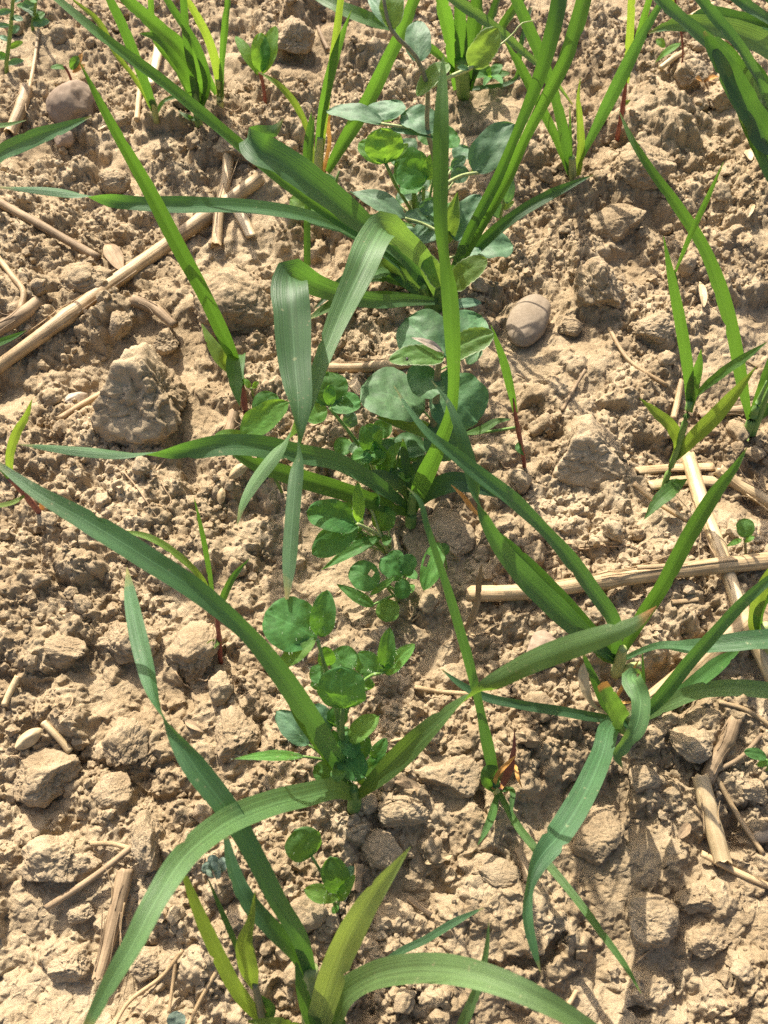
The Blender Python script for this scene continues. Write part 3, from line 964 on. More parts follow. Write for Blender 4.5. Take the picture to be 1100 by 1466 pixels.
class Plant:
    def __init__(self, name, label, cat, px, py, group=None):
        p = on_soil(px, py)
        self.z0 = float(p[2])
        self.e = bpy.data.objects.new(name, None)
        self.e.empty_display_size = 0.01
        self.e.location = p
        COL.objects.link(self.e)
        bpy.context.view_layer.update()
        tag(self.e, label, cat, group)
        self.hv, self.hf = [], []
        self.base = (px, py)

    def at(self, px, py, z):
        return on_plane(px, py, self.z0 + z * 0.01)


def view_dir(p):
    v = CAM - p
    return v / np.linalg.norm(v)


def blade(pl, pts, mat, name='leaf', n=40, fold=0.30, up=0.45, wave=0.09, foot=True, across=6):
    """pts rows: px, py, height cm, width px[, roll degrees]; from the foot to the tip"""
    rows = []
    r0 = random.uniform(-14, 14)
    for p in pts:
        p = list(p)
        if len(p) == 4:
            p.append(r0)
        rows.append(p)
    S = cat_rom(rows, n)
    S[:, 3] = np.maximum(S[:, 3], 0.0)
    sd0 = random.uniform(0, 99)
    S[:, 4] += [14 * mnoise.noise(Vector((k / n * 4.5, sd0, 3))) for k in range(n)]
    C = np.array([pl.at(s[0], s[1], s[2]) for s in S])
    for k in range(n):                                       # stay on the line of sight, never under the soil
        if foot and k < 4:
            continue
        for _ in range(4):
            g = float(sample(SM, C[k, 0], C[k, 1])) + 0.004
            if C[k, 2] < g:
                C[k] = on_plane(S[k, 0], S[k, 1], g)
    # even out jumps along the line of sight
    dz = C[:, 2].copy()
    for _ in range(3):
        dz[1:-1] = np.maximum(dz[1:-1], 0.25 * dz[:-2] + 0.5 * dz[1:-1] + 0.25 * dz[2:]) if False else 0.25 * dz[:-2] + 0.5 * dz[1:-1] + 0.25 * dz[2:]
    C = np.array([on_plane(s[0], s[1], z) for s, z in zip(S, dz)])
    if foot:
        C[0, 2] -= 0.004
    T = frame_along(C)
    V, F, UV = [], [], []
    seed = random.uniform(0, 100)
    psd = None
    nick = {(random.randint(3, n - 3), random.choice((-1, 1))): random.uniform(0.68, 0.88) for _ in range(random.randint(0, 3))}
    for k in range(n):
        v = view_dir(C[k])
        nv = v * (1 - up) + np.array([0, 0, 1.0]) * up
        sd = np.cross(T[k], nv)
        sd /= np.linalg.norm(sd) + 1e-9
        if psd is not None and np.dot(sd, psd) < 0:
            sd = -sd
        psd = sd
        comp = math.sqrt(max(0.25, 1 - float(np.dot(sd, v)) ** 2))
        nm = np.cross(sd, T[k])
        if np.dot(nm, v) < 0:
            nm = -nm
        a = math.radians(S[k, 4])
        sd2 = sd * math.cos(a) + nm * math.sin(a)
        nm2 = nm * math.cos(a) - sd * math.sin(a)
        hw = 0.40 * S[k, 3] * mm_per_px(C[k]) / comp
        t = k / (n - 1)
        und = wave * hw * mnoise.noise(Vector((t * 7, seed, 0)))
        for q in range(across + 1):
            s = 2 * q / across - 1
            e = 1 + 0.05 * mnoise.noise(Vector((t * 9, seed + (3 if s > 0 else 7), 1)))
            if abs(s) > 0.9:
                e *= nick.get((k, 1 if s > 0 else -1), 1.0)
            rip = wave * 2.0 * hw * s * abs(s) * mnoise.noise(Vector((t * 11, seed + (20 if s > 0 else 40), 2)))
            V.append(C[k] + sd2 * s * hw * e + nm2 * (fold * hw * (abs(s) ** 1.05 - 0.5) + und + rip))
            UV.append((q / across, t))
    w = across + 1
    for k in range(n - 1):
        for q in range(across):
            F.append((k * w + q, k * w + q + 1, (k + 1) * w + q + 1, (k + 1) * w + q))
    return mesh_obj(name, V, F, mat, pl.e, UV)


def stem(pl, pts, mat='stem', name='stem', n=14, sides=8):
    """pts rows: px, py, height cm, width px"""
    S = cat_rom(pts, n)
    C = np.array([pl.at(s[0], s[1], s[2]) for s in S])
    if pts[0][2] <= 0.05:
        C[0, 2] -= 0.004
    rad = np.array([0.5 * max(s[3], 0.6) * mm_per_px(c) for s, c in zip(S, C)])
    V, F, UV = tube_mesh(C, rad, sides)
    return mesh_obj(name, V, F, mat, pl.e, UV)


def half_width(shape, v):
    if shape == 'round':
        return max(0.0, 1 - abs((v - 0.56) / 0.56 if v < 0.56 else (v - 0.56) / 0.44) ** 2.3) ** 0.55
    if shape == 'oval':
        return max(0.0, 1 - abs((v - 0.5) / 0.5) ** 2.1) ** 0.65
    if shape == 'stipule':
        return max(0.0, 1 - abs((v - 0.40) / 0.40 if v < 0.40 else (v - 0.40) / 0.60) ** 2.6) ** 0.6
    if shape == 'lance':
        return math.sin(math.pi * min(1, v) ** 0.75) ** 0.9
    return math.sin(math.pi * v)


def leaflet(pl, b, t, w, mat, shape='round', up=0.4, fold=0.16, roll=None, arch=0.10, teeth=0, hair=0, hole=None, name='leaflet', notch=0.0):
    """b, t: (px, py, height cm) of foot and tip; w: width px"""
    B, Tp = pl.at(*b), pl.at(*t)
    for P_, q in ((B, b), (Tp, t)):
        g = float(sample(SM, P_[0], P_[1])) + 0.003
        if P_[2] < g:
            P_[:] = on_plane(q[0], q[1], g)
    ax = Tp - B
    L = np.linalg.norm(ax)
    ax /= L
    mid = (B + Tp) / 2
    v = view_dir(mid)
    nv = v * (1 - up) + np.array([0, 0, 1.0]) * up
    sd = np.cross(ax, nv)
    sd /= np.linalg.norm(sd)
    comp = math.sqrt(max(0.3, 1 - float(np.dot(sd, v)) ** 2))
    nm = np.cross(sd, ax)
    if np.dot(nm, v) < 0:
        nm = -nm
    a = math.radians(random.uniform(-12, 12) if roll is None else roll)
    sd, nm = sd * math.cos(a) + nm * math.sin(a), nm * math.cos(a) - sd * math.sin(a)
    hw = 0.5 * w * mm_per_px(mid) / comp
    n, m = (30, 10) if teeth else (20, 10)
    V, F, UV = [], [], []
    seed = random.uniform(0, 99)
    idx = {}
    for k in range(n + 1):
        vv = k / n
        h = half_width(shape, vv)
        if teeth and 0.25 < vv < 0.99:
            h *= 1 + 0.085 * (1 - abs(((vv * teeth) % 1) * 2 - 1)) - 0.03
        for q in range(m + 1):
            s = 2 * q / m - 1
            hh = h * hw * (1 + 0.13 * mnoise.noise(Vector((vv * 3.2, seed + s, 0))))
            along = vv * L - notch * L * max(0, vv - 0.75) * (1 - abs(s)) ** 2 * 2
            z = fold * hw * h * (abs(s) ** 1.25 - 0.4) + arch * L * (math.sin(math.pi * vv) - 0.5 * vv)
            z += 0.13 * hw * mnoise.noise(Vector((vv * 3.5, s * 2.2, seed)))
            z += 0.055 * hw * mnoise.noise(Vector((vv * 9, s * 6, seed + 5)))
            V.append(B + ax * along + sd * s * hh + nm * z)
            UV.append((q / m, vv))
    w1 = m + 1
    for k in range(n):
        for q in range(m):
            if hole and abs(k / n - hole[0]) < hole[2] and abs(q / m - hole[1]) < hole[2]:
                continue
            F.append((k * w1 + q, k * w1 + q + 1, (k + 1) * w1 + q + 1, (k + 1) * w1 + q))
    if hair:
        for q in range(hair):
            k = random.randint(1, n)
            s = random.choice((0, m)) if random.random() < 0.65 else random.randint(0, m)
            p = np.array(V[k * w1 + s])
            dirn = (p - mid) / (np.linalg.norm(p - mid) + 1e-9) * 0.8 + nm * random.uniform(0.1, 0.8) + np.array([random.gauss(0, .25) for _ in range(3)])
            add_hair(pl, p, dirn, random.uniform(0.0010, 0.0020))
    return mesh_obj(name, V, F, mat, pl.e, UV)


def add_hair(pl, p, d, L):
    d = d / (np.linalg.norm(d) + 1e-9)
    sd = np.cross(d, view_dir(p))
    sd /= np.linalg.norm(sd) + 1e-9
    b = len(pl.hv)
    r = 0.00005
    pl.hv += [p - sd * r, p + sd * r, p + d * L]
    pl.hf.append((b, b + 1, b + 2))


def hairy_stem(pl, pts, mat='stem', hair=60, name='petiole', n=14):
    S = cat_rom(pts, n)
    for q in range(hair):
        s = S[random.randint(1, n - 1)]
        p = pl.at(s[0] + random.uniform(-.4, .4) * s[3], s[1], s[2])
        d = np.array([random.gauss(0, 1), random.gauss(0, 1), random.gauss(0, .6)])
        add_hair(pl, p, d, random.uniform(0.001, 0.0019))
    return stem(pl, pts, mat, name, n)


def tangle(pl, x0, x1, y0, y1, n, zlo, zhi, mats, size=(14, 30)):
    for _ in range(n):
        x, y, z = random.uniform(x0, x1), random.uniform(y0, y1), random.uniform(zlo, zhi)
        a = random.uniform(0, 6.28)
        w = random.uniform(*size)
        tip = (x + math.cos(a) * w * 1.25, y + math.sin(a) * w * 0.9, z + random.uniform(-0.2, 0.9))
        leaflet(pl, (x, y, z), tip, w, random.choice(mats), random.choice(('oval', 'round', 'oval')), up=random.uniform(0.3, 0.8), fold=random.uniform(0.1, 0.5), hair=8)
        bx, by = pl.base
        stem(pl, [(bx + random.uniform(-5, 5), by, 0, 4), ((bx + x) / 2 + random.uniform(-6, 6), (by + y) / 2, z * 0.6, 3.5), (x, y, z, 3)], random.choice(('stem', 'stem_pale')), 'petiole', n=9, sides=6)


def finish(pl):
    if pl.hv:
        o = mesh_obj('hairs', pl.hv, pl.hf, 'hair', pl.e)
        o['kind'] = 'stuff'


# ================================================================== the oats of the row
p = Plant('oat_plant', 'oat plant with a wide arching leaf and a pale yellowish pointed leaf', 'oat plant', 452, 1478)
blade(p, [(446, 1400, 2, 22), (430, 1345, 5, 30), (398, 1290, 7, 32), (370, 1235, 8.5, 34), (330, 1165, 10, 40, 0), (285, 1105, 11, 44, 10), (250, 1055, 11.5, 34, 55), (226, 1012, 11.5, 30, 105), (208, 950, 11.2, 32, 150), (194, 890, 10.5, 30, 165), (186, 845, 10, 20, 170), (182, 812, 9.6, 1, 170)], 'oat', foot=False)
blade(p, [(446, 1404, 1.5, 22), (425, 1365, 4, 30), (385, 1325, 6, 32), (352, 1285, 7, 30), (333, 1240, 7.5, 22), (322, 1190, 7.8, 6)], 'oat_dark', foot=False)
blade(p, [(452, 1480, 0, 44), (466, 1430, 4, 48), (487, 1370, 7.5, 50), (520, 1305, 10.5, 44), (553, 1258, 12.5, 26), (588, 1212, 14, 1)], 'grass_pale', up=0.6)
blade(p, [(470, 1470, 1, 40), (492, 1425, 4, 50), (530, 1400, 7, 50), (580, 1388, 9, 52), (640, 1388, 10.5, 52), (720, 1408, 11.5, 46), (790, 1440, 11.5, 38), (870, 1490, 10.5, 26)], 'oat_pale', up=0.75)
blade(p, [(530, 1400, 0.8, 10), (565, 1368, 1.6, 13), (610, 1345, 2.4, 14), (655, 1318, 3, 13), (692, 1300, 3.4, 2)], 'oat_dark', foot=False)
blade(p, [(648, 1500, 1, 20), (668, 1455, 2.4, 20), (688, 1400, 3.8, 14), (698, 1350, 4.8, 8), (700, 1318, 5.4, 1)], 'oat_pale', foot=False)
blade(p, [(462, 1490, 0.3, 26), (440, 1445, 2.4, 24), (430, 1405, 3.8, 18), (424, 1378, 4.4, 4)], 'grass', foot=False)
blade(p, [(440, 1490, 0.1, 40), (400, 1468, 1.6, 26), (355, 1462, 2.2, 4)], 'grass_yellow', foot=False)
blade(p, [(478, 1490, 0.3, 34), (488, 1445, 1.6, 30), (500, 1440, 2, 8)], 'oat', foot=False)
stem(p, [(450, 1484, 0, 34), (446, 1430, 1.2, 30), (445, 1385, 2.6, 22)], 'stem_pale')

p = Plant('oat_plant', 'oat plant in front of the hairy clover with a big curved leaf and brown-tipped leaf', 'oat plant', 506, 1158)
blade(p, [(506, 1138, 1.5, 20, 20), (485, 1130, 3.5, 34, 12), (440, 1138, 6, 44, 6), (385, 1152, 8.5, 47, 0), (320, 1180, 10.5, 48, 0), (268, 1222, 12, 46, 0), (225, 1285, 12.8, 44, 0), (190, 1352, 13, 38, 0), (155, 1412, 12.8, 30, 0), (120, 1480, 12.2, 16, 0)], 'oat_pale', up=0.55, foot=False, n=54, fold=0.3)
blade(p, [(512, 1140, 1.5, 14, 0), (545, 1110, 3.5, 34, 0), (585, 1072, 5.5, 42, 0), (630, 1030, 7.5, 32, 20), (668, 1000, 9, 24, 60), (705, 978, 10, 30, 150), (760, 948, 11.5, 40, 176), (820, 925, 12.8, 42, 180), (870, 908, 13.8, 36, 180), (910, 892, 14.4, 24, 180), (940, 868, 14.8, 1, 180)], 'oat_tip', foot=False, n=54)
blade(p, [(504, 1135, 1, 16), (480, 1085, 4, 32), (445, 1030, 7, 38), (405, 970, 9.5, 38), (355, 908, 11.5, 30, 12), (290, 852, 13, 38, 6), (205, 795, 14.2, 42, 0), (120, 743, 15, 38, 0), (55, 706, 15.4, 26, 0), (-15, 655, 15.6, 6, 0)], 'oat', foot=False, n=54)
blade(p, [(500, 1135, 0.8, 12), (478, 1095, 3, 20), (448, 1055, 5, 18), (425, 1025, 6.4, 12), (412, 1005, 7, 1)], 'grass', foot=False)
stem(p, [(506, 1162, 0, 20), (508, 1145, 1, 20), (506, 1128, 2, 14)], 'stem')

p = Plant('oat_plant', 'oat plant among pea leaves with a tall upright leaf and two sideways leaves', 'oat plant', 588, 752)
blade(p, [(588, 728, 1.2, 12), (560, 708, 3, 24), (520, 682, 5, 36), (480, 662, 7, 40), (430, 650, 9, 36, 10), (380, 640, 10, 38, 4), (320, 638, 11, 38, 0), (265, 645, 11.8, 30, 30), (225, 648, 12.2, 24, 85), (180, 650, 12.6, 24, 140), (110, 645, 13, 22, 160), (25, 636, 13.2, 1, 165)], 'oat', foot=False, n=54)
blade(p, [(586, 735, 1, 12), (545, 722, 2.4, 26), (480, 700, 4.4, 32), (420, 682, 6, 32), (365, 664, 7.4, 24), (315, 636, 8.4, 2)], 'grass', foot=False)
blade(p, [(590, 735, 1, 14), (603, 695, 4, 32), (628, 640, 8, 28, 0), (646, 590, 11, 22, 20), (650, 545, 13.2, 20, 8), (648, 490, 15.4, 28, 0), (644, 425, 17.4, 30, 0), (637, 365, 19, 22, 40), (632, 325, 20, 24, 10), (631, 250, 21.5, 28, 0), (632, 170, 23, 27, 0), (634, 110, 23.8, 14, 0), (635, 78, 24.2, 1, 0)], 'grass', up=0.1, foot=False, n=64)
blade(p, [(592, 728, 1, 12), (618, 702, 2.5, 30), (650, 690, 3.6, 36), (690, 700, 3.4, 20), (712, 712, 3, 2)], 'oat_dark', foot=False)
blade(p, [(588, 722, 1, 10), (575, 698, 2.4, 18), (552, 684, 3.2, 24), (520, 676, 3.6, 4)], 'oat_pale', foot=False, up=0.7)
blade(p, [(590, 730, 1, 9), (585, 690, 3, 11), (578, 640, 5, 11), (577, 628, 5.6, 2)], 'oat_dark', foot=False)
stem(p, [(588, 756, 0, 16), (589, 735, 1, 16), (592, 705, 3, 12)], 'stem')
p.e['label'] = 'oat plant with a tall upright leaf rising from among the pea leaves'

p = Plant('oat_plant', 'oat plant with two broad leaves folded over and hanging down', 'oat plant', 630, 440)
blade(p, [(628, 432, 1.2, 12), (590, 430, 3.5, 22), (545, 432, 6, 26), (495, 423, 8.6, 34), (450, 407, 11, 40, 10), (416, 392, 12.6, 56, 20), (415, 402, 12.9, 64, 0), (418, 450, 12.7, 66, 0), (422, 520, 12, 58, 0), (428, 580, 11.6, 44, 25), (428, 630, 11.2, 26, 75), (424, 680, 10.9, 26, 160), (419, 740, 10.6, 27, 172), (414, 810, 10.2, 24, 176), (411, 858, 10, 6, 180)], 'oat', foot=False, up=0.3, n=70)
blade(p, [(630, 428, 1, 14), (618, 395, 4, 30), (602, 366, 7, 36), (575, 342, 9.4, 42, 10), (549, 324, 11.2, 54, 20), (541, 335, 11.6, 58, 0), (512, 395, 11.6, 52, 0), (485, 455, 11, 40, 0), (458, 525, 10.6, 28, 10), (432, 595, 10.2, 26, 30), (395, 650, 9.9, 28, 150), (365, 690, 9.6, 24, 160), (345, 730, 9.4, 10, 165), (340, 752, 9.2, 1, 165)], 'oat_pale', foot=False, up=0.3, n=70)
blade(p, [(622, 420, 1, 16), (590, 380, 3.5, 34), (555, 348, 6, 42), (510, 312, 8.6, 46), (460, 272, 11, 50), (405, 232, 13, 52, 0), (368, 212, 14, 50, 10), (352, 196, 14.2, 36, 60), (372, 192, 13.8, 26, 110), (395, 186, 13.2, 18, 130), (406, 170, 12.8, 1, 130)], 'oat', foot=False, up=0.7, n=60)
blade(p, [(615, 415, 1.2, 14), (560, 368, 4, 24), (500, 332, 6.5, 26), (430, 308, 8.5, 28), (340, 295, 10.5, 28), (250, 294, 12, 28), (180, 290, 13, 22, 20), (110, 278, 13.6, 22, 150), (0, 268, 14, 4, 160)], 'oat', foot=False, up=0.6, n=50)
blade(p, [(620, 410, 1.4, 14), (560, 362, 4.5, 22), (480, 312, 7.5, 22), (400, 255, 10.5, 23), (320, 188, 13.2, 23), (235, 118, 15.6, 21), (150, 55, 17.4, 18), (70, -12, 18.8, 12)], 'grass', foot=False, up=0.4, n=50)
blade(p, [(642, 405, 1.2, 14), (672, 335, 5, 18), (715, 250, 9, 19), (736, 200, 11.4, 17), (757, 150, 13.4, 21), (781, 85, 16, 26), (795, 30, 17.8, 29), (805, -25, 19.2, 27)], 'oat_dark', foot=False, up=0.2, n=44, fold=0.38)
blade(p, [(648, 400, 1.2, 14), (685, 330, 5, 20), (730, 250, 9, 21), (752, 200, 11.4, 18), (777, 150, 13.6, 22), (810, 85, 16.4, 27), (828, 30, 18.2, 29), (842, -25, 19.8, 27)], 'grass', foot=False, up=0.2, n=44, fold=0.38)
blade(p, [(645, 398, 1, 10), (680, 315, 5, 12), (705, 265, 7.4, 9), (722, 225, 9, 1)], 'oat_dark', foot=False, up=0.2, fold=0.6)
blade(p, [(645, 395, 1, 14), (680, 358, 2.6, 20), (725, 318, 4.4, 20), (790, 278, 6, 18), (850, 250, 7, 2)], 'oat_dark', foot=False)
blade(p, [(610, 428, 0.8, 12), (560, 425, 2.4, 20), (520, 427, 3.6, 22), (470, 440, 4.4, 18), (445, 455, 4.6, 6)], 'grass', foot=False, up=0.6)
blade(p, [(612, 432, 0.9, 10), (585, 405, 2.4, 22), (555, 382, 3.6, 28), (532, 395, 4.2, 22), (530, 400, 4.2, 4)], 'oat_pale', foot=False)
blade(p, [(605, 420, 1.2, 12), (560, 398, 3, 18), (500, 400, 4.4, 22), (450, 442, 4.8, 3)], 'oat_dark', foot=False)
stem(p, [(628, 445, 0, 22), (627, 420, 1.4, 22), (626, 395, 2.8, 16)], 'stem')
stem(p, [(616, 442, 0, 16), (612, 425, 1, 14), (605, 410, 2, 10)], 'stem')

# the clump by the crosswise straw
p = Plant('oat_plant', 'oat plant with upswept leaves growing beside the crosswise straw', 'oat plant', 886, 955)
blade(p, [(882, 940, 1, 14), (880, 895, 3.6, 28), (852, 850, 6, 32), (815, 800, 8.2, 30), (780, 760, 9.8, 24), (735, 716, 11.6, 30), (690, 682, 12.8, 28), (650, 650, 13.6, 22), (611, 618, 14.2, 14), (585, 585, 14.6, 8), (564, 552, 14.8, 1)], 'oat', foot=False, n=54)
blade(p, [(880, 945, 0.8, 14), (840, 912, 3, 34), (795, 870, 5.2, 42), (750, 825, 7.4, 40), (715, 782, 9.4, 30), (694, 742, 10.8, 20, 30), (682, 705, 11.8, 22, 150), (670, 655, 12.8, 26, 165), (655, 605, 13.8, 18, 170), (640, 572, 14.2, 9, 170), (618, 545, 14.6, 1, 170)], 'oat', foot=False, n=54)
blade(p, [(884, 942, 0.8, 12), (835, 890, 3.4, 24), (780, 830, 5.8, 22), (735, 785, 7.6, 16), (700, 752, 8.8, 3)], 'oat_dark', foot=False)
blade(p, [(888, 940, 1, 12), (915, 890, 3.6, 24), (948, 840, 6.2, 26), (985, 770, 9.2, 28), (1025, 705, 11.6, 24), (1055, 665, 13, 12), (1070, 640, 13.6, 1)], 'grass', foot=False, up=0.3)
blade(p, [(890, 945, 0.8, 10), (940, 925, 3, 14), (990, 926, 4.6, 26), (1050, 920, 5.6, 34), (1130, 912, 6, 34)], 'oat', foot=False, up=0.6)
blade(p, [(882, 948, 0.5, 12), (862, 938, 1.4, 16), (845, 925, 2, 4)], 'grass', foot=False)
stem(p, [(884, 960, 0, 18), (888, 945, 1, 18), (892, 928, 2.2, 12)], 'stem_pale')
stem(p, [(892, 962, 0, 10), (900, 955, 0.7, 10), (918, 950, 1, 7)], 'stem_pale', name='stem')

p = Plant('oat_plant', 'oat plant with a stubby cut leaf and a long drooping leaf at the sloping straw', 'oat plant', 908, 1042)
blade(p, [(915, 1030, 1, 14), (945, 1000, 3, 24), (985, 950, 5.6, 24), (1025, 905, 7.8, 22), (1065, 862, 9.6, 20), (1125, 810, 11.6, 12)], 'oat', foot=False)
blade(p, [(918, 1030, 1, 14), (955, 1008, 2.6, 26), (1000, 990, 3.8, 28), (1050, 985, 4.6, 30), (1125, 992, 4.8, 30)], 'oat_pale', foot=False, up=0.6)
blade(p, [(898, 1032, 1, 10), (860, 1028, 2.2, 16), (800, 1018, 3.6, 18), (740, 1008, 4.6, 16), (690, 996, 5.2, 15), (660, 980, 5.6, 12), (632, 958, 5.8, 1)], 'oat_dark', foot=False)
blade(p, [(910, 1030, 1, 14), (918, 1000, 3.2, 22), (912, 962, 5, 14, 50), (907, 965, 5.6, 28, 0), (917, 1000, 6, 34, 0), (912, 1040, 5.8, 34, 20), (895, 1065, 5.4, 28, 45), (884, 1082, 5, 18, 20), (892, 1100, 4.6, 1, 10)], 'oat_pale', foot=False, up=0.5, wave=0.2)
blade(p, [(895, 1048, 0.8, 12), (893, 1040, 3, 30), (884, 1020, 4.8, 34), (872, 998, 6.2, 28), (862, 978, 7, 20)], 'grass_tipped', foot=False)
blade(p, [(900, 1038, 1, 12), (880, 1035, 3.4, 30), (862, 1080, 5, 38), (835, 1140, 6.2, 44), (800, 1195, 7, 46), (770, 1235, 7.4, 36, 20), (757, 1275, 7.5, 24, 50), (756, 1320, 7.3, 20, 20), (764, 1355, 7, 15, 0), (774, 1392, 6.6, 1, 0)], 'oat', foot=False, up=0.5, n=54)
blade(p, [(890, 1036, 0.8, 12), (868, 1010, 3, 16), (850, 970, 5, 14), (836, 938, 6.4, 6)], 'oat_dark', foot=False)
blade(p, [(905, 1035, 0.8, 8), (920, 985, 3.4, 9), (920, 935, 5.4, 2)], 'oat_dark', foot=False)
blade(p, [(930, 1020, 0.5, 10), (985, 985, 1.6, 24), (1030, 950, 2.6, 26), (1060, 928, 3.4, 6)], 'grass', foot=False)
stem(p, [(908, 1048, 0, 20), (906, 1034, 1, 18), (902, 1022, 1.8, 12)], 'stem_pale')
blade(p, [(884, 1030, 0.4, 7), (852, 1012, 2.4, 8), (838, 950, 4.2, 8), (840, 945, 4.4, 1)], 'husk', name='dry_leaf', foot=False)
blade(p, [(875, 1010, 0.5, 5), (895, 978, 2.2, 7), (915, 945, 3.6, 2)], 'dry_leaf', name='dry_leaf', foot=False)
blade(p, [(900, 1020, 0.4, 7), (880, 1008, 1.6, 8), (905, 1005, 1.8, 3)], 'dry_leaf', name='dry_leaf', foot=False)

# withered tuft
p = Plant('grass_tuft', 'withered grass tuft with orange leaf tips and one very long thin leaf', 'grass', 712, 1132)
blade(p, [(712, 1128, 0.4, 12), (700, 1075, 3, 22), (690, 1025, 5.2, 17, 30), (675, 960, 8, 18, 20), (655, 890, 10.6, 18, -10), (632, 815, 13, 13, 10), (612, 755, 14.6, 11), (598, 712, 15.4, 7), (583, 698, 15.6, 1)], 'oat', foot=False, n=50)
blade(p, [(715, 1135, 0.4, 10), (740, 1180, 1.6, 14), (775, 1225, 2.6, 15), (820, 1280, 3.4, 14), (865, 1340, 4, 13), (900, 1390, 4.2, 9), (918, 1422, 4.2, 1)], 'grass', foot=False, n=44)
blade(p, [(712, 1138, 0.3, 8), (705, 1165, 1.2, 15), (695, 1190, 1.6, 11), (684, 1210, 1.6, 1)], 'grass', foot=False)
blade(p, [(716, 1130, 0.3, 8), (728, 1105, 1.8, 15), (735, 1080, 2.8, 10), (737, 1045, 4, 1)], 'stem_red', name='red_leaf', foot=False)
blade(p, [(708, 1132, 0.3, 10), (698, 1118, 1.5, 22), (700, 1105, 2, 24), (712, 1098, 2.4, 6)], 'grass', foot=False)
blade(p, [(706, 1130, 0.3, 6), (712, 1110, 1.8, 8), (728, 1092, 2.6, 7), (738, 1082, 3.2, 1)], 'dry_leaf', name='dry_leaf', foot=False)
blade(p, [(718, 1128, 0.3, 6), (738, 1098, 2, 7), (742, 1115, 2.2, 6), (748, 1128, 1.8, 1)], 'dry_leaf', name='dry_leaf', foot=False)
blade(p, [(716, 1132, 0.2, 6), (731, 1130, 1, 10), (732, 1160, 1.3, 7), (733, 1182, 1.2, 1)], 'grass', foot=False)
stem(p, [(712, 1136, 0, 14), (712, 1120, 0.8, 10)], 'stem_pale')

# ================================================================== upper clumps
p = Plant('grass_seedling', 'tall yellow-green grass seedling with one long pointed leaf by the big clod', 'grass', 352, 588)
blade(p, [(348, 560, 1.5, 8), (340, 525, 3.6, 14), (325, 490, 5.4, 24), (295, 425, 8.4, 26), (255, 350, 11.4, 28), (210, 265, 14.4, 25), (170, 195, 16.8, 19), (138, 135, 18.6, 12), (114, 88, 19.8, 1)], 'grass', foot=False, up=0.15, n=50, fold=0.85)
blade(p, [(346, 555, 1.6, 8), (338, 535, 2.6, 20), (322, 520, 3.6, 26), (305, 495, 4.4, 22), (289, 464, 5, 2)], 'grass_yellow', foot=False)
blade(p, [(348, 560, 1.4, 8), (345, 535, 3, 12), (345, 508, 4, 18, 40), (340, 512, 4.4, 28, 0), (338, 545, 4.4, 26, 0), (343, 582, 4, 1, 0)], 'grass', foot=False, up=0.5)
blade(p, [(348, 560, 1.4, 6), (330, 500, 4.4, 9), (290, 420, 7.6, 10), (250, 335, 10.6, 9), (218, 258, 13, 1)], 'oat_dark', foot=False)
stem(p, [(352, 592, 0, 8), (350, 575, 0.8, 9), (346, 550, 2, 8)], 'stem_red')

p = Plant('grass_tuft', 'dark green grass tuft with a yellow stem base behind the pinkish stone', 'grass', 223, 166, 'grass tufts in the back')
blade(p, [(222, 162, 0.4, 10), (212, 130, 3, 15), (195, 85, 6, 18), (175, 35, 9, 18), (150, -15, 11.6, 12)], 'oat_dark', foot=False)
blade(p, [(220, 160, 0.4, 8), (195, 115, 3, 9), (165, 75, 5, 10), (140, 30, 7, 12), (105, 0, 8.6, 4)], 'grass_yellow', foot=False)
blade(p, [(225, 160, 0.4, 8), (235, 145, 1, 7), (255, 138, 1.4, 6), (270, 137, 1.6, 1)], 'grass', foot=False)
stem(p, [(223, 168, 0, 9), (220, 150, 1.2, 10), (214, 134, 2.2, 9)], 'stem_pale')
p = Plant('grass_tuft', 'bushy green grass tuft with twisted leaves behind the bent straw stump', 'grass', 285, 176, 'grass tufts in the back')
blade(p, [(284, 168, 0.4, 10), (278, 120, 3.6, 14), (268, 60, 7.6, 14), (262, -15, 12, 12)], 'oat_dark', foot=False)
blade(p, [(284, 160, 0.8, 10), (290, 120, 3.4, 20), (262, 72, 6.8, 26), (222, 36, 9.4, 24), (170, -10, 12, 18)], 'grass', foot=False)
blade(p, [(284, 160, 0.8, 8), (272, 115, 3.8, 26), (250, 80, 5.6, 20), (220, 52, 6.8, 12), (200, 48, 7, 2)], 'grass', foot=False)
blade(p, [(286, 160, 0.8, 8), (296, 125, 3, 15), (283, 70, 6.4, 15), (252, 20, 9.6, 14), (230, -15, 11.4, 10)], 'oat_dark', foot=False)
blade(p, [(284, 172, 0.2, 7), (270, 168, 0.8, 9), (255, 158, 1, 1)], 'grass', foot=False)
blade(p, [(285, 165, 0.5, 7), (250, 95, 3.8, 10), (225, 60, 5.8, 12), (215, -10, 9.6, 10)], 'grass', foot=False)
stem(p, [(285, 178, 0, 11), (281, 150, 1.6, 12), (278, 125, 3, 10)], 'stem')
p = Plant('grass_tuft', 'yellow-green upright grass tuft beside the leafy small weed', 'grass', 315, 146, 'grass tufts in the back')
blade(p, [(315, 142, 0.4, 10), (312, 105, 3, 15), (298, 55, 6.4, 15), (280, 20, 8.6, 14), (262, -10, 10.4, 8)], 'grass_yellow', foot=False)
blade(p, [(317, 140, 0.4, 10), (318, 95, 4, 10), (322, 45, 7.6, 14), (330, -20, 12, 14)], 'grass', foot=False)
blade(p, [(310, 135, 0.4, 8), (290, 100, 2.6, 18), (265, 70, 4.4, 22), (235, 68, 5, 4)], 'grass', foot=False)
stem(p, [(315, 148, 0, 10), (315, 130, 1, 11), (313, 112, 2.4, 10)], 'stem_pale')

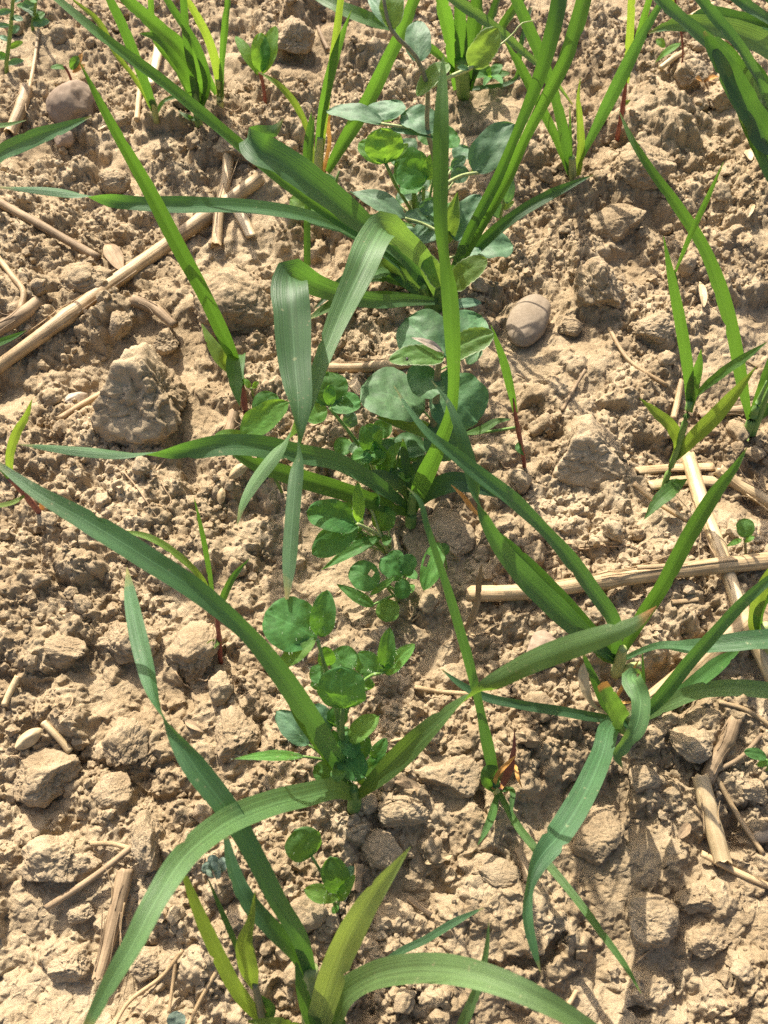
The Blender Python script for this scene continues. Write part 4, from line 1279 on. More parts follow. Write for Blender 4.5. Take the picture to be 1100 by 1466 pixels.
p = Plant('grass_tuft', 'tall grass tuft with yellowing stems between the oat leaves and the pea', 'grass', 455, 252)
blade(p, [(455, 246, 0.5, 10), (458, 190, 4, 14), (468, 130, 7.6, 18), (482, 75, 10.4, 16), (503, 15, 13.2, 1)], 'grass', foot=False, up=0.2)
blade(p, [(457, 246, 0.5, 9), (464, 180, 4.6, 11), (474, 100, 9, 12), (483, 40, 12, 13), (490, -20, 14.6, 11)], 'grass_yellow', foot=False)
blade(p, [(468, 246, 0.5, 14), (495, 200, 3.4, 24), (530, 140, 7.2, 27), (556, 85, 10.4, 24), (580, 35, 13, 22), (600, -20, 15.4, 20)], 'grass', foot=False, up=0.2, fold=0.4)
blade(p, [(440, 380, 1.5, 12), (440, 320, 3.6, 12), (442, 260, 5.6, 10), (446, 200, 7.6, 9), (450, 165, 8.8, 2)], 'grass', foot=False)
blade(p, [(452, 250, 0.4, 8), (440, 185, 3.4, 10), (418, 142, 5.4, 12), (395, 118, 6.4, 9), (370, 103, 6.8, 1)], 'grass_yellow', foot=False)
blade(p, [(462, 250, 0.4, 7), (472, 200, 3, 7), (470, 172, 4.6, 8), (474, 165, 5, 2)], 'dry_leaf', name='dry_leaf', foot=False)
blade(p, [(440, 250, 0.4, 9), (438, 215, 2.4, 10), (444, 180, 4.4, 9), (446, 160, 5.4, 1)], 'oat_dark', foot=False)
stem(p, [(455, 256, 0, 12), (457, 225, 1.8, 13), (459, 195, 3.6, 11)], 'stem_pale')

p = Plant('oat_plant', 'tall oat plant standing behind the top leaves of the pea', 'oat plant', 665, 130)
for k, (x0, x1, x2, w, m) in enumerate(((655, 648, 625, 26, 'grass'), (662, 660, 655, 24, 'oat_dark'), (668, 675, 690, 30, 'oat_dark'), (672, 690, 720, 22, 'oat_dark'))):
    blade(p, [(x0, 128, 0.4, 14), (x1, 70, 4.6, w), (x2, -20, 11, w)], m, foot=False)
blade(p, [(668, 126, 0.5, 8), (700, 70, 4.6, 14), (725, 30, 7.4, 18), (760, -20, 10.6, 14)], 'grass', foot=False)
blade(p, [(820, 150, 1, 3), (780, 100, 5, 12), (750, 75, 6.6, 14), (715, 45, 8.4, 18), (680, 20, 9.8, 20), (640, -8, 11.2, 16)][::-1], 'oat_pale', foot=False)
blade(p, [(570, 40, 9, 14), (530, 28, 9.6, 22), (490, 12, 10, 22), (440, -15, 10.2, 16)], 'grass', foot=False, up=0.6)
blade(p, [(664, 124, 0.4, 10), (630, 80, 4.4, 14), (595, 55, 6.6, 14), (570, 40, 9, 14)], 'grass', foot=False)
blade(p, [(672, 128, 0.4, 7), (740, 110, 2, 8), (745, 70, 4, 9), (760, 10, 6, 7)], 'oat_dark', foot=False)
stem(p, [(664, 134, 0, 20), (662, 110, 1.8, 22), (660, 85, 3.6, 20)], 'stem')

p = Plant('oat_plant', 'slender oat plant with a pale rolled young leaf beside the cracked clod', 'oat plant', 820, 258)
blade(p, [(818, 250, 0.5, 12), (810, 205, 3.4, 18), (795, 140, 7.2, 18), (772, 75, 10.8, 20), (750, 25, 13.2, 20), (730, -20, 15.2, 16)], 'oat_dark', foot=False)
blade(p, [(816, 248, 0.5, 10), (795, 195, 3.2, 14), (765, 135, 6.2, 16), (742, 90, 8.2, 14), (722, 58, 9.6, 2)], 'grass', foot=False)
blade(p, [(826, 252, 0.4, 12), (831, 215, 2.4, 15), (829, 170, 4.8, 13), (828, 135, 6.6, 6), (831, 112, 7.6, 1)], 'grass_yellow', foot=False, fold=0.8)
blade(p, [(824, 240, 0.8, 8), (845, 200, 3.2, 14), (870, 150, 6.2, 22), (895, 100, 9, 24), (920, 50, 11.4, 18), (952, -5, 13.6, 8)], 'oat', foot=False)
blade(p, [(818, 245, 0.5, 5), (817, 200, 3, 6), (816, 152, 5.6, 1)], 'oat_dark', foot=False)
stem(p, [(820, 262, 0, 9), (820, 245, 1, 11), (819, 225, 2.2, 10)], 'stem_pale')

p = Plant('grass_seedling', 'red-stemmed seedling with a bright upright leaf behind the curved long leaf', 'grass', 884, 196)
stem(p, [(884, 198, 0, 7), (889, 172, 1.6, 7), (893, 145, 3.2, 7), (898, 105, 5.6, 2)], 'stem_red')
blade(p, [(897, 120, 4.4, 9), (900, 80, 7, 14), (903, 30, 10, 14), (905, -20, 12.6, 13)], 'grass_yellow', foot=False, up=0.1)
blade(p, [(898, 110, 5.4, 8), (912, 60, 8.4, 12), (925, 15, 11, 12), (935, -20, 12.8, 10)], 'grass', foot=False)
blade(p, [(892, 150, 2.8, 5), (897, 147, 3, 8), (903, 143, 3.2, 1)], 'grass_yellow', foot=False)

p = Plant('oat_plant', 'dense oat plant with many broad overlapping leaves arching over the soil', 'oat plant', 1150, 205)
for pts, m in (
    ([(1130, 170, 3, 20), (1100, 150, 6, 34), (1070, 118, 8.6, 36), (1035, 78, 11, 34), (990, 40, 13, 28), (945, 0, 14.8, 18), (930, -15, 15.2, 10)], 'oat'),
    ([(1140, 190, 3, 22), (1110, 210, 6, 38), (1080, 170, 8.6, 40), (1050, 118, 11, 36), (1020, 68, 13, 22), (1008, 45, 13.8, 4)], 'oat_dark'),
    ([(1150, 170, 3, 24), (1110, 75, 8.6, 36), (1060, 48, 10.4, 36), (1010, 36, 11.6, 30), (960, 36, 12, 18), (928, 48, 11.8, 2)], 'oat_pale'),
    ([(1150, 160, 3, 24), (1120, 45, 9.4, 28), (1060, 28, 10.6, 22), (1000, 22, 11.2, 16), (985, 28, 11.2, 3)], 'oat'),
    ([(1160, 140, 3, 24), (1110, 35, 10, 24), (1075, 12, 11.6, 22), (1040, -15, 12.8, 16)], 'oat'),
    ([(1145, 190, 3, 20), (1115, 175, 5, 28), (1085, 110, 8.8, 20), (1050, 55, 11.6, 20), (1020, 20, 13, 20), (988, -20, 14.6, 16)], 'oat'),
    ([(1140, 260, 3, 16), (1105, 225, 5.2, 28), (1075, 178, 8, 30), (1050, 130, 10.4, 22), (1030, 85, 12.4, 18), (1015, 58, 13.2, 2)], 'oat_pale'),
    ([(1160, 300, 2, 16), (1120, 270, 4.2, 26), (1090, 215, 6.4, 26), (1065, 160, 8.6, 22), (1045, 115, 10.2, 4)], 'oat'),
    ([(1150, 230, 2, 20), (1110, 150, 4.6, 30), (1085, 110, 6, 26), (1055, 60, 8, 6)], 'oat_dark'),
    ([(1160, 120, 3, 20), (1110, 5, 11, 20), (1085, -20, 12, 16)], 'grass')):
    blade(p, pts, m, foot=False, up=0.55)
stem(p, [(1150, 212, 0, 26), (1146, 190, 1.6, 28), (1140, 165, 3.4, 22)], 'stem')

p = Plant('oat_plant', 'oat plant whose single long leaf curves back over open soil', 'oat plant', 1072, 625)
blade(p, [(1073, 600, 1.4, 9), (1062, 545, 4.6, 20), (1050, 480, 8, 22), (1032, 415, 10.8, 24), (1008, 355, 13, 20), (970, 295, 15, 19), (930, 240, 16.4, 14), (905, 200, 17.2, 10), (886, 158, 17.8, 1)], 'grass', foot=False, up=0.35, n=50)
blade(p, [(1076, 600, 1, 12), (1090, 560, 3, 18), (1110, 510, 5, 20), (1130, 470, 6.6, 14)], 'grass', foot=False)
blade(p, [(1080, 605, 0.8, 10), (1100, 585, 1.8, 18), (1135, 570, 2.6, 16)], 'oat_dark', foot=False)
stem(p, [(1066, 628, 0, 14), (1075, 605, 1.2, 14), (1086, 575, 2.9, 8), (1098, 545, 4.2, 2)], 'stem')
stem(p, [(1074, 628, 0, 12), (1085, 600, 1.4, 12), (1098, 566, 3.1, 8), (1110, 535, 4.4, 2)], 'stem')

p = Plant('oat_plant', 'oat plant with a yellowing stem where the two straws cross', 'oat plant', 1108, 945)
blade(p, [(1100, 930, 0.6, 12), (1080, 900, 2.4, 20), (1085, 860, 4.6, 26), (1120, 800, 7.6, 20)], 'grass_yellow', foot=False)
blade(p, [(1104, 935, 0.6, 12), (1085, 890, 3, 16), (1098, 850, 5, 20), (1130, 830, 6.4, 14)], 'grass', foot=False)
stem(p, [(1106, 950, 0, 16), (1102, 925, 1.4, 18), (1096, 895, 3, 14)], 'stem_pale')

p = Plant('grass_seedling', 'forked grass seedling with several pale leaves growing over the bleached straw', 'grass', 948, 706)
stem(p, [(948, 708, 0, 9), (956, 680, 1.4, 9), (966, 655, 2.8, 9), (978, 615, 5, 10), (988, 575, 7, 10)], 'stem')
blade(p, [(988, 590, 5.8, 10), (986, 540, 8.8, 18), (974, 460, 12.6, 20), (962, 400, 15, 15), (950, 338, 17, 1)], 'grass', foot=False, up=0.2)
blade(p, [(987, 590, 6, 10), (992, 555, 8, 22), (1000, 525, 9.6, 16), (1004, 500, 10.8, 1)], 'grass', foot=False, up=0.2)
blade(p, [(992, 570, 6.8, 8), (1020, 545, 8.6, 16), (1055, 520, 10.4, 18), (1098, 490, 12, 2)], 'grass', foot=False)
blade(p, [(965, 658, 2.6, 10), (990, 630, 4.6, 24), (1025, 595, 6.8, 28), (1055, 560, 8.6, 18), (1083, 525, 10, 1)], 'grass_yellow', foot=False, up=0.5)
blade(p, [(962, 662, 2.4, 10), (972, 642, 3.6, 18), (962, 612, 5, 22, 0), (940, 592, 6, 18, 0), (916, 570, 6.8, 1, 0)], 'grass_yellow', foot=False)
blade(p, [(955, 690, 1, 8), (970, 692, 1.6, 18), (960, 702, 2, 26), (945, 715, 2, 24), (922, 744, 1.6, 1)], 'grass', foot=False, up=0.6)
blade(p, [(952, 692, 1, 8), (968, 694, 1.8, 20), (984, 686, 2.4, 2)], 'grass', foot=False)
blade(p, [(966, 392, 12, 4), (985, 345, 14, 9), (1010, 290, 16, 10), (1036, 232, 18, 1)], 'grass', foot=False, up=0.2)
blade(p, [(988, 570, 6.6, 8), (980, 480, 10.2, 9), (966, 392, 12, 6)], 'grass', foot=False)

p = Plant('grass_seedling', 'thin red-stemmed grass seedling with one narrow leaf near the pebble', 'grass', 752, 668)
stem(p, [(752, 670, 0, 6), (747, 640, 1.6, 6), (740, 605, 3.4, 7), (735, 570, 5.4, 2)], 'stem_red')
blade(p, [(738, 590, 4.2, 8), (732, 560, 6, 14), (722, 520, 8, 15), (712, 490, 9.4, 9), (703, 465, 10.4, 1)], 'grass', foot=False, up=0.2)
blade(p, [(745, 632, 1.8, 4), (742, 640, 2, 11), (750, 652, 1.8, 2)], 'grass', foot=False)
blade(p, [(660, 622, 1.6, 3), (690, 615, 2.6, 16), (712, 603, 3, 12), (732, 600, 3, 1)], 'grass', foot=False)
stem(p, [(738, 612, 3.2, 4), (700, 618, 2.4, 4), (662, 622, 1.6, 4)], 'stem', name='runner')

p = Plant('grass_seedling', 'red-stemmed grass seedling with upright pale leaf beside the long crossing oat leaf', 'grass', 70, 748)
stem(p, [(70, 750, 0, 9), (52, 728, 1.4, 9), (30, 702, 2.8, 8), (14, 685, 3.8, 7)], 'stem_red')
blade(p, [(16, 688, 3.6, 8), (14, 655, 5.4, 14), (24, 620, 7, 16), (38, 595, 8, 11), (46, 572, 8.8, 1)], 'grass_yellow', foot=False, up=0.2)
blade(p, [(35, 710, 2.6, 6), (22, 718, 2.6, 9), (-15, 726, 2.4, 8)], 'grass_yellow', foot=False)
blade(p, [(62, 738, 0.6, 6), (60, 715, 1.6, 9), (64, 697, 2.2, 2)], 'dry_leaf', name='dry_leaf', foot=False)
blade(p, [(14, 686, 3.7, 6), (5, 675, 4.2, 8), (-15, 660, 4.6, 6)], 'grass', foot=False)

p = Plant('grass_seedling', 'red-stemmed grass seedling with a narrow dark leaf and drooping yellow-green leaf', 'grass', 316, 948)
stem(p, [(316, 950, 0, 7), (314, 915, 1.6, 7), (310, 880, 3.2, 7), (305, 850, 4.6, 7)], 'stem_red')
blade(p, [(306, 860, 4.2, 6), (300, 820, 6, 9), (290, 765, 8.4, 9), (278, 712, 10.4, 1)], 'grass', foot=False, up=0.2)
blade(p, [(308, 865, 4, 6), (288, 828, 5.8, 11), (255, 795, 7, 13), (210, 768, 7.8, 12), (165, 759, 8, 1)], 'grass_yellow', foot=False)
blade(p, [(311, 880, 3.2, 6), (320, 855, 4.6, 13), (335, 825, 5.8, 11), (357, 800, 6.6, 1)], 'grass', foot=False)
blade(p, [(316, 918, 1.5, 5), (305, 922, 1.8, 16), (288, 937, 1.6, 1)], 'grass_yellow', foot=False)

p = Plant('grass_seedling', 'light green seedling with a twisted cupped leaf beneath the big curved oat leaf', 'grass', 378, 1470)
stem(p, [(378, 1474, 0, 12), (372, 1440, 1.8, 12), (365, 1408, 3.4, 9)], 'stem_brown')
blade(p, [(376, 1462, 0.8, 14), (345, 1425, 3, 26), (312, 1365, 5.4, 26), (285, 1305, 7.4, 22), (265, 1255, 8.8, 10)], 'grass_yellow', foot=False)
blade(p, [(365, 1415, 3, 10), (358, 1390, 4.6, 30, 10), (350, 1355, 6, 32, 0), (360, 1320, 7.2, 18, 30), (366, 1275, 8.6, 1, 30)], 'grass_yellow', foot=False, up=0.2, fold=0.6)
blade(p, [(352, 1385, 2, 8), (335, 1345, 3.6, 11), (318, 1305, 4.8, 9), (298, 1258, 6, 2)], 'oat_dark', foot=False)
blade(p, [(380, 1468, 0.4, 14), (388, 1445, 1.4, 18), (372, 1425, 2.2, 5)], 'grass', foot=False)

p = Plant('oat_plant', 'oat plant with a single dark leaf pointing towards the pinkish stone', 'oat plant', -60, 330)
p.e['label'] = 'oat plant with a single dark leaf pointing towards the pinkish stone'
blade(p, [(-62, 320, 0.8, 14), (-40, 265, 3.4, 26), (0, 222, 6, 28), (50, 198, 7.8, 28), (95, 182, 9, 18), (132, 166, 9.8, 1)], 'oat', foot=False)
blade(p, [(-60, 260, 2.4, 10), (-20, 185, 5.2, 14), (15, 178, 6, 8), (38, 172, 6.4, 1)], 'grass', foot=False)
blade(p, [(-62, 330, 0.6, 8), (-70, 420, 1.6, 11), (-25, 495, 2.6, 13), (15, 484, 3, 10), (38, 473, 3.2, 1)], 'grass', foot=False)
stem(p, [(-60, 334, 0, 16), (-58, 300, 1.6, 14), (-50, 278, 2.8, 12)], 'stem')

# ================================================================== peas
p = Plant('pea_plant', 'tall pea plant with blue-green leaflets and a curling tendril', 'pea plant', 640, 412)
stem(p, [(640, 416, 0, 9), (634, 330, 4.6, 8), (624, 235, 9.6, 8), (612, 185, 12, 7), (611, 120, 14.6, 7), (596, 82, 16, 7), (560, 42, 17.4, 6), (548, -10, 18.8, 5)], 'stem_brown', n=26)
leaflet(p, (560, 43, 17.4), (528, -8, 18.2), 18, 'pea', 'oval')
leaflet(p, (561, 43, 17.4), (562, -22, 18.8), 36, 'pea_light', 'oval', up=0.1)
leaflet(p, (600, 90, 15.6), (598, 27, 16.6), 36, 'pea', 'stipule', up=0.2, fold=0.1)
leaflet(p, (674, 97, 15), (713, 40, 16.6), 38, 'pea_light', 'stipule', up=0.1, teeth=9)
leaflet(p, (672, 99, 15), (655, 96, 15.2), 8, 'pea', 'oval')
leaflet(p, (642, 90, 15.2), (597, 136, 14.4), 26, 'pea_light', 'stipule', up=0.7, teeth=7)
stem(p, [(611, 128, 14.4, 5), (645, 110, 14.8, 6), (676, 96, 15, 7), (712, 68, 15.6, 3), (735, 48, 16, 2.2), (748, 33, 16.4, 2), (764, 30, 16.2, 1.6)], 'stem_pale', 'tendril', n=24)
leaflet(p, (548, 177, 12), (467, 156, 12.2), 28, 'pea', 'oval', up=0.8)
leaflet(p, (550, 174, 12), (562, 142, 12.4), 54, 'pea', 'stipule', up=0.9)
leaflet(p, (574, 164, 12.2), (628, 184, 12), 34, 'pea', 'oval', up=0.9)
leaflet(p, (560, 184, 11.8), (624, 196, 11.6), 13, 'pea', 'lance', up=0.9)
stem(p, [(613, 188, 11.8, 4), (580, 182, 12, 4), (546, 177, 12, 4)], 'stem_pale', 'petiole')
leaflet(p, (678, 246, 7.4), (737, 176, 9.4), 50, 'pea', 'stipule', up=0.6)
leaflet(p, (672, 250, 7.2), (738, 204, 7.8), 13, 'pea_light', 'oval')
leaflet(p, (672, 246, 7), (645, 254, 6.6), 24, 'pea', 'oval')
leaflet(p, (646, 240, 7), (667, 224, 7.4), 16, 'pea', 'oval')
stem(p, [(630, 268, 7.6, 5), (660, 252, 7.4, 5), (693, 246, 7.4, 5)], 'stem_pale', 'petiole')
leaflet(p, (580, 312, 4.4), (502, 272, 5.4), 32, 'pea', 'lance', up=0.7)
leaflet(p, (576, 310, 4.2), (626, 318, 3.6), 22, 'pea', 'oval', up=0.7)
leaflet(p, (560, 330, 3.4), (520, 316, 3.6), 26, 'pea', 'oval', up=0.7)
leaflet(p, (590, 340, 3), (630, 330, 3.4), 30, 'pea', 'oval', up=0.7)
leaflet(p, (572, 326, 3.2), (598, 352, 2.8), 26, 'pea', 'oval', up=0.7)
stem(p, [(634, 335, 3.8, 5), (605, 320, 4, 4), (578, 312, 4.3, 4)], 'stem_pale', 'petiole')
leaflet(p, (652, 345, 3.4), (688, 278, 5.2), 44, 'pea', 'stipule', up=0.5)
leaflet(p, (640, 350, 3), (655, 275, 6), 26, 'pea_light', 'lance')
leaflet(p, (680, 360, 1.8), (735, 348, 2), 36, 'pea', 'round', up=0.8)
leaflet(p, (655, 362, 2), (690, 352, 2.4), 32, 'pea', 'oval', up=0.7)
stem(p, [(638, 372, 1.8, 4), (660, 364, 2, 4), (684, 360, 1.8, 4)], 'stem_pale', 'petiole')

p = Plant('pea_shoot', 'small young pea shoot rising beside the dark oat leaves', 'pea plant', 716, 330)
stem(p, [(716, 334, 0, 4), (718, 305, 1.8, 4), (724, 280, 3.2, 4)], 'stem')
leaflet(p, (726, 292, 2.8), (733, 256, 4.4), 15, 'pea', 'oval')
leaflet(p, (716, 312, 1.4), (702, 282, 2.6), 20, 'pea', 'oval')
leaflet(p, (720, 300, 2.2), (736, 288, 2.8), 9, 'pea_light', 'oval')

p = Plant('pea_plant', 'pea plant with a toothed pair of bright-edged leaflets in front of the oat base', 'pea plant', 640, 452)
stem(p, [(640, 454, 0, 5), (640, 432, 2, 5), (638, 410, 4, 5)], 'stem')
leaflet(p, (632, 410, 4), (600, 360, 6.2), 30, 'pea_light', 'stipule', up=0.1, teeth=8, roll=-25)
leaflet(p, (646, 410, 4), (696, 370, 6), 38, 'pea_light', 'stipule', up=0.1, teeth=8, roll=20)
leaflet(p, (640, 440, 1.2), (690, 432, 1.4), 14, 'pea', 'oval', up=0.7)

p = Plant('pea_plant', 'pea plant with large rounded leaves and two light toothed leaflets on top', 'pea plant', 610, 680)
stem(p, [(610, 684, 0, 11), (616, 640, 2.6, 11), (624, 580, 6, 11), (628, 525, 9, 9), (632, 505, 10, 8)], 'stem_brown')
leaflet(p, (638, 512, 9), (580, 455, 9.6), 76, 'pea_green', 'round', up=0.6, fold=0.1)
leaflet(p, (640, 505, 9), (690, 450, 9.8), 62, 'pea_green', 'stipule', up=0.6)
leaflet(p, (636, 510, 10.4), (558, 514, 11), 32, 'pea_light', 'stipule', up=0.5, teeth=9)
leaflet(p, (638, 506, 10.4), (707, 476, 11.4), 36, 'pea_light', 'stipule', up=0.5, teeth=9)
leaflet(p, (634, 504, 10.6), (590, 482, 11.4), 11, 'shell', 'lance', up=0.6, name='young_leaf')
leaflet(p, (628, 535, 8), (590, 560, 7.6), 62, 'pea_green', 'stipule', up=0.8)
leaflet(p, (630, 535, 8), (650, 560, 7.4), 40, 'pea_green', 'stipule', up=0.8)
leaflet(p, (608, 588, 5), (518, 552, 6), 84, 'pea_green', 'round', up=0.8, fold=0.08)
leaflet(p, (628, 548, 6.6), (684, 605, 5.6), 80, 'pea_green', 'round', up=0.8, fold=0.08)
leaflet(p, (622, 600, 4.6), (645, 660, 3), 56, 'pea_green', 'oval', up=0.8)
leaflet(p, (632, 626, 3.6), (541, 596, 5.8), 24, 'pea_light', 'lance', up=0.6, teeth=10)
leaflet(p, (612, 645, 2.6), (560, 635, 2.8), 36, 'pea_green', 'oval', up=0.8)
leaflet(p, (612, 650, 2.2), (600, 690, 1.2), 34, 'pea_green', 'oval', up=0.8)
stem(p, [(620, 610, 4.4, 3), (615, 598, 4.8, 3), (606, 588, 5, 3)], 'stem', 'petiole')
leaflet(p, (690, 500, 5), (668, 520, 4.6), 20, 'pea_green', 'oval', up=0.8)
stem(p, [(630, 530, 7.4, 3), (660, 515, 6, 3), (690, 500, 5, 3)], 'stem', 'petiole')

# small fly on the light toothed leaflet
fly = on_plane(583, 515, p.z0 + 0.1105)
V, F, UV = tube_mesh([fly + np.array([0, -0.0012, 0.0003]), fly + np.array([0, -0.0004, 0.0006]), fly + np.array([0, 0.0006, 0.0006]), fly + np.array([0, 0.0013, 0.0003])], [0.0002, 0.0006, 0.00055, 0.0002], 8)
e = bpy.data.objects.new('fly', None)
e.location = fly
e.empty_display_size = 0.005
COL.objects.link(e)
bpy.context.view_layer.update()
tag(e, 'tiny dark fly resting on the light toothed pea leaflet', 'fly')
mesh_obj('body', V, F, 'insect', e, UV)
for k in range(6):
    sx = 1 if k % 2 else -1
    oy = (k // 2 - 1) * 0.0007
    V, F, UV = tube_mesh([fly + np.array([sx * 0.0003, oy * 0.6, 0.0004]), fly + np.array([sx * 0.0012, oy * 1.6, 0.0007]), fly + np.array([sx * 0.0021, oy * 2.6, -0.0003])], [0.00011, 0.0001, 0.00007], 5)
    mesh_obj('leg', V, F, 'insect', e, UV)

# ================================================================== clovers
p = Plant('clover_plant', 'round-leaved clover growing under the top pea leaflets', 'clover', 604, 330)
hairy_stem(p, [(604, 332, 0, 5), (585, 295, 2.8, 5), (565, 262, 5, 5), (553, 235, 6.6, 5)])
leaflet(p, (554, 234, 6.6), (546, 183, 8.4), 56, 'clover_light', 'round', up=0.1, hair=20, notch=0.2)
leaflet(p, (551, 233, 6.6), (514, 203, 7.4), 26, 'clover_light', 'round', hair=12)
leaflet(p, (557, 232, 6.6), (585, 205, 7.4), 12, 'clover_light', 'oval')
hairy_stem(p, [(606, 330, 0, 5), (606, 300, 2.4, 5), (607, 268, 4.6, 5)])
leaflet(p, (614, 252, 5.4), (565, 234, 6.2), 58, 'clover', 'round', up=0.2, hair=24)
leaflet(p, (612, 258, 5.2), (622, 220, 6.6), 22, 'clover_light', 'round')
leaflet(p, (605, 268, 4.8), (572, 268, 4.6), 28, 'clover', 'round', up=0.7)
hairy_stem(p, [(602, 330, 0, 7), (594, 296, 2.4, 8), (593, 262, 4.6, 6)])
leaflet(p, (630, 200, 5.4), (600, 185, 5.8), 36, 'clover', 'round', hair=20)
leaflet(p, (632, 205, 5.4), (655, 190, 5.8), 36, 'clover', 'round', hair=20)
hairy_stem(p, [(606, 328, 0, 4), (620, 260, 2.8, 4), (631, 203, 5.4, 4)])
tangle(p, 560, 690, 215, 330, 18, 1.0, 4.5, ('clover', 'clover', 'pea', 'pea_green'))
finish(p)

p = Plant('clover_plant', 'small clover tucked beneath the broad folded oat leaf', 'clover', 470, 318)
hairy_stem(p, [(470, 320, 0, 5), (474, 290, 1.8, 7), (482, 258, 3.6, 5), (486, 245, 4.2, 2)])
leaflet(p, (470, 290, 1.8), (466, 248, 3.4), 32, 'clover', 'round', hair=20)
hairy_stem(p, [(468, 318, 0, 4), (470, 304, 1, 4), (470, 288, 1.8, 4)])
leaflet(p, (452, 298, 1.8), (415, 285, 2.2), 28, 'clover_light', 'round')
leaflet(p, (456, 300, 1.8), (442, 312, 1.6), 16, 'clover_light', 'round')
stem(p, [(468, 316, 0, 4), (455, 299, 1.8, 3)], 'stem', 'petiole')
finish(p)

p = Plant('clover_plant', 'clover with a bright sunlit leaflet beside the hanging folded oat leaf', 'clover', 404, 702)
hairy_stem(p, [(404, 704, 0, 5), (385, 668, 2, 5), (366, 630, 4, 5)])
leaflet(p, (345, 624, 4.6), (412, 576, 6.6), 42, 'clover_light', 'oval', up=0.3, hair=20)
leaflet(p, (368, 600, 4.4), (396, 565, 5.4), 40, 'clover', 'round', hair=16)
leaflet(p, (362, 628, 4), (306, 624, 4.2), 20, 'clover_light', 'round')
leaflet(p, (372, 630, 4), (395, 660, 3.4), 40, 'clover', 'round', up=0.7)
stem(p, [(366, 632, 4, 4), (352, 626, 4.4, 4), (345, 623, 4.6, 3)], 'stem', 'petiole')
finish(p)

p = Plant('clover_plant', 'trifoliate clover behind the hanging oat leaf with more leaves at the stalk foot', 'clover', 552, 712)
hairy_stem(p, [(552, 714, 0, 6), (522, 650, 3.2, 6), (495, 612, 5, 5), (472, 584, 6.2, 5)], hair=80)
leaflet(p, (471, 582, 6.2), (470, 532, 7.4), 56, 'clover', 'round', up=0.4, hair=30)
leaflet(p, (468, 583, 6.2), (436, 596, 6), 34, 'clover_light', 'round', up=0.6, hair=14)
leaflet(p, (474, 584, 6.2), (517, 574, 6.4), 32, 'clover', 'round', up=0.6, hair=14)
leaflet(p, (472, 580, 6.8), (473, 551, 7.8), 18, 'clover', 'round', up=0.2)
leaflet(p, (526, 648, 4), (520, 610, 5.2), 20, 'clover', 'oval', hair=14)
leaflet(p, (548, 645, 4), (503, 660, 4), 28, 'clover_light', 'round', up=0.6, hair=14)
leaflet(p, (550, 686, 2.6), (572, 632, 5), 22, 'clover_light', 'oval', roll=40, hair=14)
leaflet(p, (552, 680, 2.4), (535, 628, 4.6), 24, 'clover', 'oval', hair=14)
leaflet(p, (556, 690, 2), (590, 665, 2.6), 36, 'clover', 'round', up=0.7)
leaflet(p, (545, 688, 2), (510, 676, 2.4), 34, 'clover', 'round', up=0.7)
hairy_stem(p, [(552, 714, 0, 6), (546, 680, 2.2, 6), (536, 645, 4, 5)], hair=80)
leaflet(p, (500, 612, 2.6), (505, 590, 3.4), 22, 'pea', 'oval')
leaflet(p, (536, 646, 3.8), (545, 616, 5), 14, 'clover_light', 'oval', hair=20)
tangle(p, 490, 600, 605, 690, 16, 1.2, 4.0, ('clover', 'clover', 'clover_light', 'pea_green'))
finish(p)

p = Plant('clover_plant', 'hairy clover with folded leaflets at the foot of the sideways oat leaves', 'clover', 556, 790)
hairy_stem(p, [(556, 792, 0, 6), (545, 768, 1.6, 6), (528, 758, 2.6, 6), (512, 750, 3.4, 5)], 'stem_pale', hair=160)
leaflet(p, (510, 748, 3.6), (440, 732, 4.6), 46, 'clover', 'round', up=0.3, hair=24, fold=0.35)
leaflet(p, (512, 752, 3.4), (447, 793, 3), 40, 'clover', 'oval', up=0.5, hair=24)
leaflet(p, (513, 748, 3.6), (513, 692, 6), 18, 'clover_light', 'oval', up=0.1, hair=30)
leaflet(p, (547, 768, 1.6), (461, 814, 1.8), 18, 'clover', 'lance', up=0.8, hair=30, fold=0.4)
leaflet(p, (545, 760, 1.6), (555, 725, 2.6), 34, 'clover_light', 'round', hair=14)
leaflet(p, (530, 725, 2.6), (540, 706, 3.4), 22, 'clover_light', 'oval', hair=10)
stem(p, [(545, 768, 1.6, 5), (538, 745, 2.2, 4), (530, 724, 2.6, 4)], 'stem_pale', 'petiole')
tangle(p, 500, 570, 700, 780, 7, 0.8, 2.4, ('clover', 'clover_light'), (12, 24))
finish(p)

p = Plant('clover_plant', 'low clover rosette with a hole eaten in one leaflet', 'clover', 570, 858)
hairy_stem(p, [(570, 860, 0, 6), (572, 842, 1.2, 6), (574, 826, 2.2, 5)], hair=80)
leaflet(p, (542, 838, 2.6), (502, 812, 3.2), 42, 'clover', 'round', up=0.5, hair=20, hole=(0.35, 0.65, 0.085))
leaflet(p, (574, 828, 2.4), (546, 800, 3.2), 32, 'clover', 'round', up=0.5, hair=20)
leaflet(p, (577, 824, 2.4), (590, 794, 3.2), 26, 'clover', 'round', up=0.5, hair=14)
leaflet(p, (577, 828, 2.4), (576, 858, 1.8), 24, 'clover', 'round', up=0.7, hair=14)
leaflet(p, (530, 852, 2), (565, 826, 3), 10, 'clover_light', 'oval', hair=30)
leaflet(p, (536, 868, 1.4), (482, 836, 2.2), 18, 'clover', 'lance', up=0.5, hair=20)
leaflet(p, (560, 858, 1.4), (552, 890, 1.2), 34, 'clover_light', 'round', up=0.9, hair=10)
leaflet(p, (572, 815, 2), (562, 788, 2.6), 26, 'clover', 'round', hair=10)
stem(p, [(572, 846, 1, 4), (555, 840, 2, 4), (540, 838, 2.6, 4)], 'stem', 'petiole')
stem(p, [(572, 850, 0.8, 4), (555, 856, 1.2, 4), (534, 866, 1.4, 3)], 'stem', 'petiole')
